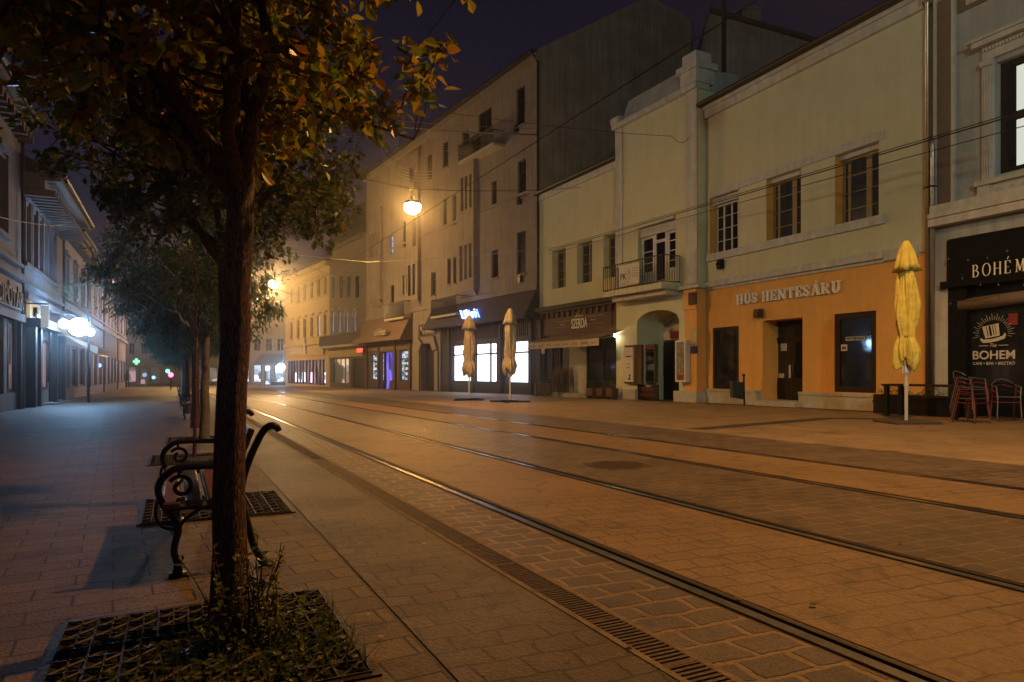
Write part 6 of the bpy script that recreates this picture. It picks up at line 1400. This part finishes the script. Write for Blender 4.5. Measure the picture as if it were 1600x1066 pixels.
wire('span wire that carries the orange lamp, tied to the house with the iron balcony', [fp(Fs, 908, 293, -.1), (7.8, 24.3, 7.72), (LX, 24.3, 9.2)], .012, .12)
wire('silver span wire below the glaring lamp with a glinting clamp', [fp(Fs, 905, 382, -.1), (7.9, 31, 6.0), (LX, 33, 7)], .01, .1, 'wire_silver')
wire('short wire with turnbuckle fixed near the bay top', [fp(Fs, 1076, 216, -.45), fp(Fs, 1050, 213, -3), (3, 20, 9)], .008, .2)
wire('thin wire from the left houses past the tall house', [(LX, 29, 8.8), (15, 60, 8.5)], .012, .3)
wire('thin cable slanting across the left grey house', [fp(Fw, -20, 334, -.5), fp(Fw, 100, 352, -.5), (3, 48, 10)], .012, .1)
# festive garland across the street
ga = thing('street_garland', 'silver festive garland of looped wires hung across the street', 'decoration', (0, 34.2, 0))
zr = Fl.z(842, 213); m = MB(); xs_ = [-4.8+i*(18.2+4.8)/24 for i in range(25)]; rz = [zr-.9*math.sin(math.pi*i/24)*1.0 for i in range(25)]
m.tube([(x, 0, z) for x, z in zip(xs_, rz)], .035, 6); m.tube([(x, .05, z+.35) for x, z in zip(xs_, rz)], .01, 4)
m.build('rope', 'wire_silver', ga); m = MB()
for (c, w_, d_, up_) in ((4.1, 2.2, 2.2, 0), (6.3, 3.4, 2.2, 0), (8.6, 3.2, 1.7, 1), (11.2, 3.6, 2.4, 0), (13.2, 3.4, 1.9, 1), (15.9, 2.8, 2.3, 0), (2, 2.4, 2, 0)):
    zz = zr-.9; 
    for k in range(4):
        pts = [(c+(w_/2)*math.cos(R(a))*(1-.06*k), .05*k, zz-d_*.6+(-1 if not up_ else 1)*(d_*.45)*(1-.16*k)*math.sin(R(a))) for a in range(0, 181, 12)]; m.tube(pts, .008, 4, False)
    for s in (-1, 1): m.tube([(c+s*w_/2, 0, zz+.2), (c+s*w_/2, 0, zz-d_*.6)], .008, 4, False)
m.build('wire_loops', 'wire_silver', ga)
# ---------------- 12: far things: people, chairs, hedge tub
def person(label, px, py, zc, rz, coat):
    a, b, _ = ray(px); X_, Y_ = a*zc, b*zc
    J = [(0, 0, .95), (0, 0, 1.2), (0, 0, 1.42), (0, 0, 1.5), (0, .02, 1.62), (0, .02, 1.72), (.1, 0, .9), (.11, .08, .5), (.12, -.04, .08), (.12, .1, .03), (-.1, 0, .9), (-.11, -.1, .5), (-.12, -.2, .1), (-.12, -.1, .03),
         (.19, 0, 1.4), (.25, .03, 1.12), (.24, .12, .88), (.24, .15, .8), (-.19, 0, 1.4), (-.25, -.05, 1.12), (-.26, .02, .88), (-.26, .05, .8)]
    E_ = [(0, 1), (1, 2), (2, 3), (3, 4), (4, 5), (0, 6), (6, 7), (7, 8), (8, 9), (0, 10), (10, 11), (11, 12), (12, 13), (2, 14), (14, 15), (15, 16), (16, 17), (2, 18), (18, 19), (19, 20), (20, 21)]
    rad = [.15, .14, .15, .06, .095, .085, .1, .07, .045, .035, .1, .07, .045, .035, .075, .055, .04, .035, .075, .055, .04, .035]
    me = bpy.data.meshes.new('person'); me.from_pydata(J, E_, []); o = bpy.data.objects.new('person', me); C.objects.link(o)
    s = o.modifiers.new('s', 'SKIN'); u = o.modifiers.new('u', 'SUBSURF'); u.levels = u.render_levels = 1
    for i, v in enumerate(me.skin_vertices[0].data): v.radius = (rad[i], rad[i]*.8); v.use_root = (i == 0)
    me.materials.append(MATS[coat]); o.location = (X_, Y_, gz(Y_)); o.rotation_euler = (0, 0, rz); tag(o, label, 'person', 'people walking far down the sidewalk')
    MB().sphere((0, -.01, 1.73), .11, 6).build('hair', 'bark', o, smooth=True)
    m = MB(); m.lathe([(.2, .75), (.2, .95), (.17, 1.1), (.2, 1.35), (.1, 1.48)], n=14); m.build('coat', coat, o, smooth=True)
person('person in a dark coat walking at the left of the far pair', 187.5, 605, 74, .3, 'coat_dark'); person('person in a dark coat walking at the right of the far pair', 199, 605, 72, -.3, 'coat_dark')
fc = None
for i, (px, lb) in enumerate(((403, 'leftmost'), (411, 'second from the left'), (418, 'third from the left'), (426, 'rightmost'))):
    a, b, _ = ray(px); zc = 84+2*(i % 2); lc = (a*zc, b*zc, gz(b*zc)); lb = lb+' of the tiny terrace chairs before the far corner shop'
    if fc is None: fc = chair('terrace_chair', lb, lc, .5, 'iron', 'iron', 'terrace chairs before the far shop')
    else: dup(fc, lc, .5+i, lb)
a, b, _ = ray(440); t = thing('hedge_tub', 'clipped hedge in a tub beside the far corner shop', 'planter', (a*92, b*92, gz(b*92))); MB().box(-1.3, 1.3, -.5, .5, 0, .4).build('tub', 'brown_wood', t)
lf = MB()
for k in range(600): leaf(lf, Vector((rnd.uniform(-1.4, 1.4), rnd.uniform(-.55, .55), rnd.uniform(.4, 1.5))), Vector((rnd.gauss(0, 1), rnd.gauss(0, 1), rnd.gauss(0, 1))), Vector((0, 0, 1)), .16, LEAF_N)
lf.build('hedge', 'leaf_pear_green', t)
# ---------------- 13: haze, sky, camera
hz = MB().box(-70, 70, -30, 165, -3.5, 27).build('haze', mat('haze_skin', (.5, .5, .5), var=0, bump=0)); hz['kind'] = 'stuff'
hm = bpy.data.materials.new('haze_air'); hm.use_nodes = True; nt = hm.node_tree; nt.nodes.remove(nt.nodes['Principled BSDF'])
pv = nt.nodes.new('ShaderNodeVolumePrincipled'); pv.inputs['Color'].default_value = (.9, .88, .86, 1); pv.inputs['Density'].default_value = HAZE; pv.inputs['Anisotropy'].default_value = .93
nt.links.new(pv.outputs[0], nt.nodes['Material Output'].inputs['Volume']); hz.data.materials.clear(); hz.data.materials.append(hm)
if HAZE <= 0: bpy.data.objects.remove(hz)
w = bpy.data.worlds.new('World'); SC.world = w; w.use_nodes = True; nt = w.node_tree; bg = nt.nodes['Background']
sk = nt.nodes.new('ShaderNodeTexSky'); sk.sky_type = 'NISHITA'; sk.sun_disc = False; sk.sun_elevation = R(-9); sk.sun_rotation = R(200)
bg.inputs['Strength'].default_value = .05; nt.links.new(sk.outputs[0], bg.inputs['Color'])
b2 = nt.nodes.new('ShaderNodeBackground'); tc = nt.nodes.new('ShaderNodeTexCoord'); sp = nt.nodes.new('ShaderNodeSeparateXYZ'); nt.links.new(tc.outputs['Generated'], sp.inputs[0])
rp = nt.nodes.new('ShaderNodeValToRGB'); nt.links.new(sp.outputs['Z'], rp.inputs[0]); rp.color_ramp.elements[0].color = (.028, .022, .042, 1); rp.color_ramp.elements[1].color = (.0050, .0045, .0105, 1); rp.color_ramp.elements[1].position = .55
q = rp.color_ramp.elements.new(.22); q.color = (.012, .0105, .024, 1)
nt.links.new(rp.outputs[0], b2.inputs['Color']); b2.inputs['Strength'].default_value = 1
ad = nt.nodes.new('ShaderNodeAddShader'); nt.links.new(bg.outputs[0], ad.inputs[0]); nt.links.new(b2.outputs[0], ad.inputs[1]); nt.links.new(ad.outputs[0], nt.nodes['World Output'].inputs[0])
cam = bpy.data.cameras.new('camera'); co = bpy.data.objects.new('camera', cam); C.objects.link(co); co.location = (0, 0, EYE); co.rotation_euler = (R(90), 0, R(-26))
cam.sensor_width = 36; cam.lens = FOC/1600*36; cam.shift_y = 47/1600; cam.clip_end = 2000; cam.clip_start = .05; SC.camera = co
vs = SC.view_settings; vs.view_transform = 'Standard'; vs.look = 'None'; vs.gamma = 1; vs.exposure = 0
cy = SC.cycles; cy.use_denoising = True; cy.max_bounces = 6; cy.diffuse_bounces = 3; cy.glossy_bounces = 3; cy.transmission_bounces = 2; cy.volume_bounces = 0; cy.sample_clamp_indirect = 4; cy.caustics_reflective = False; cy.caustics_refractive = False
cy.use_light_tree = True
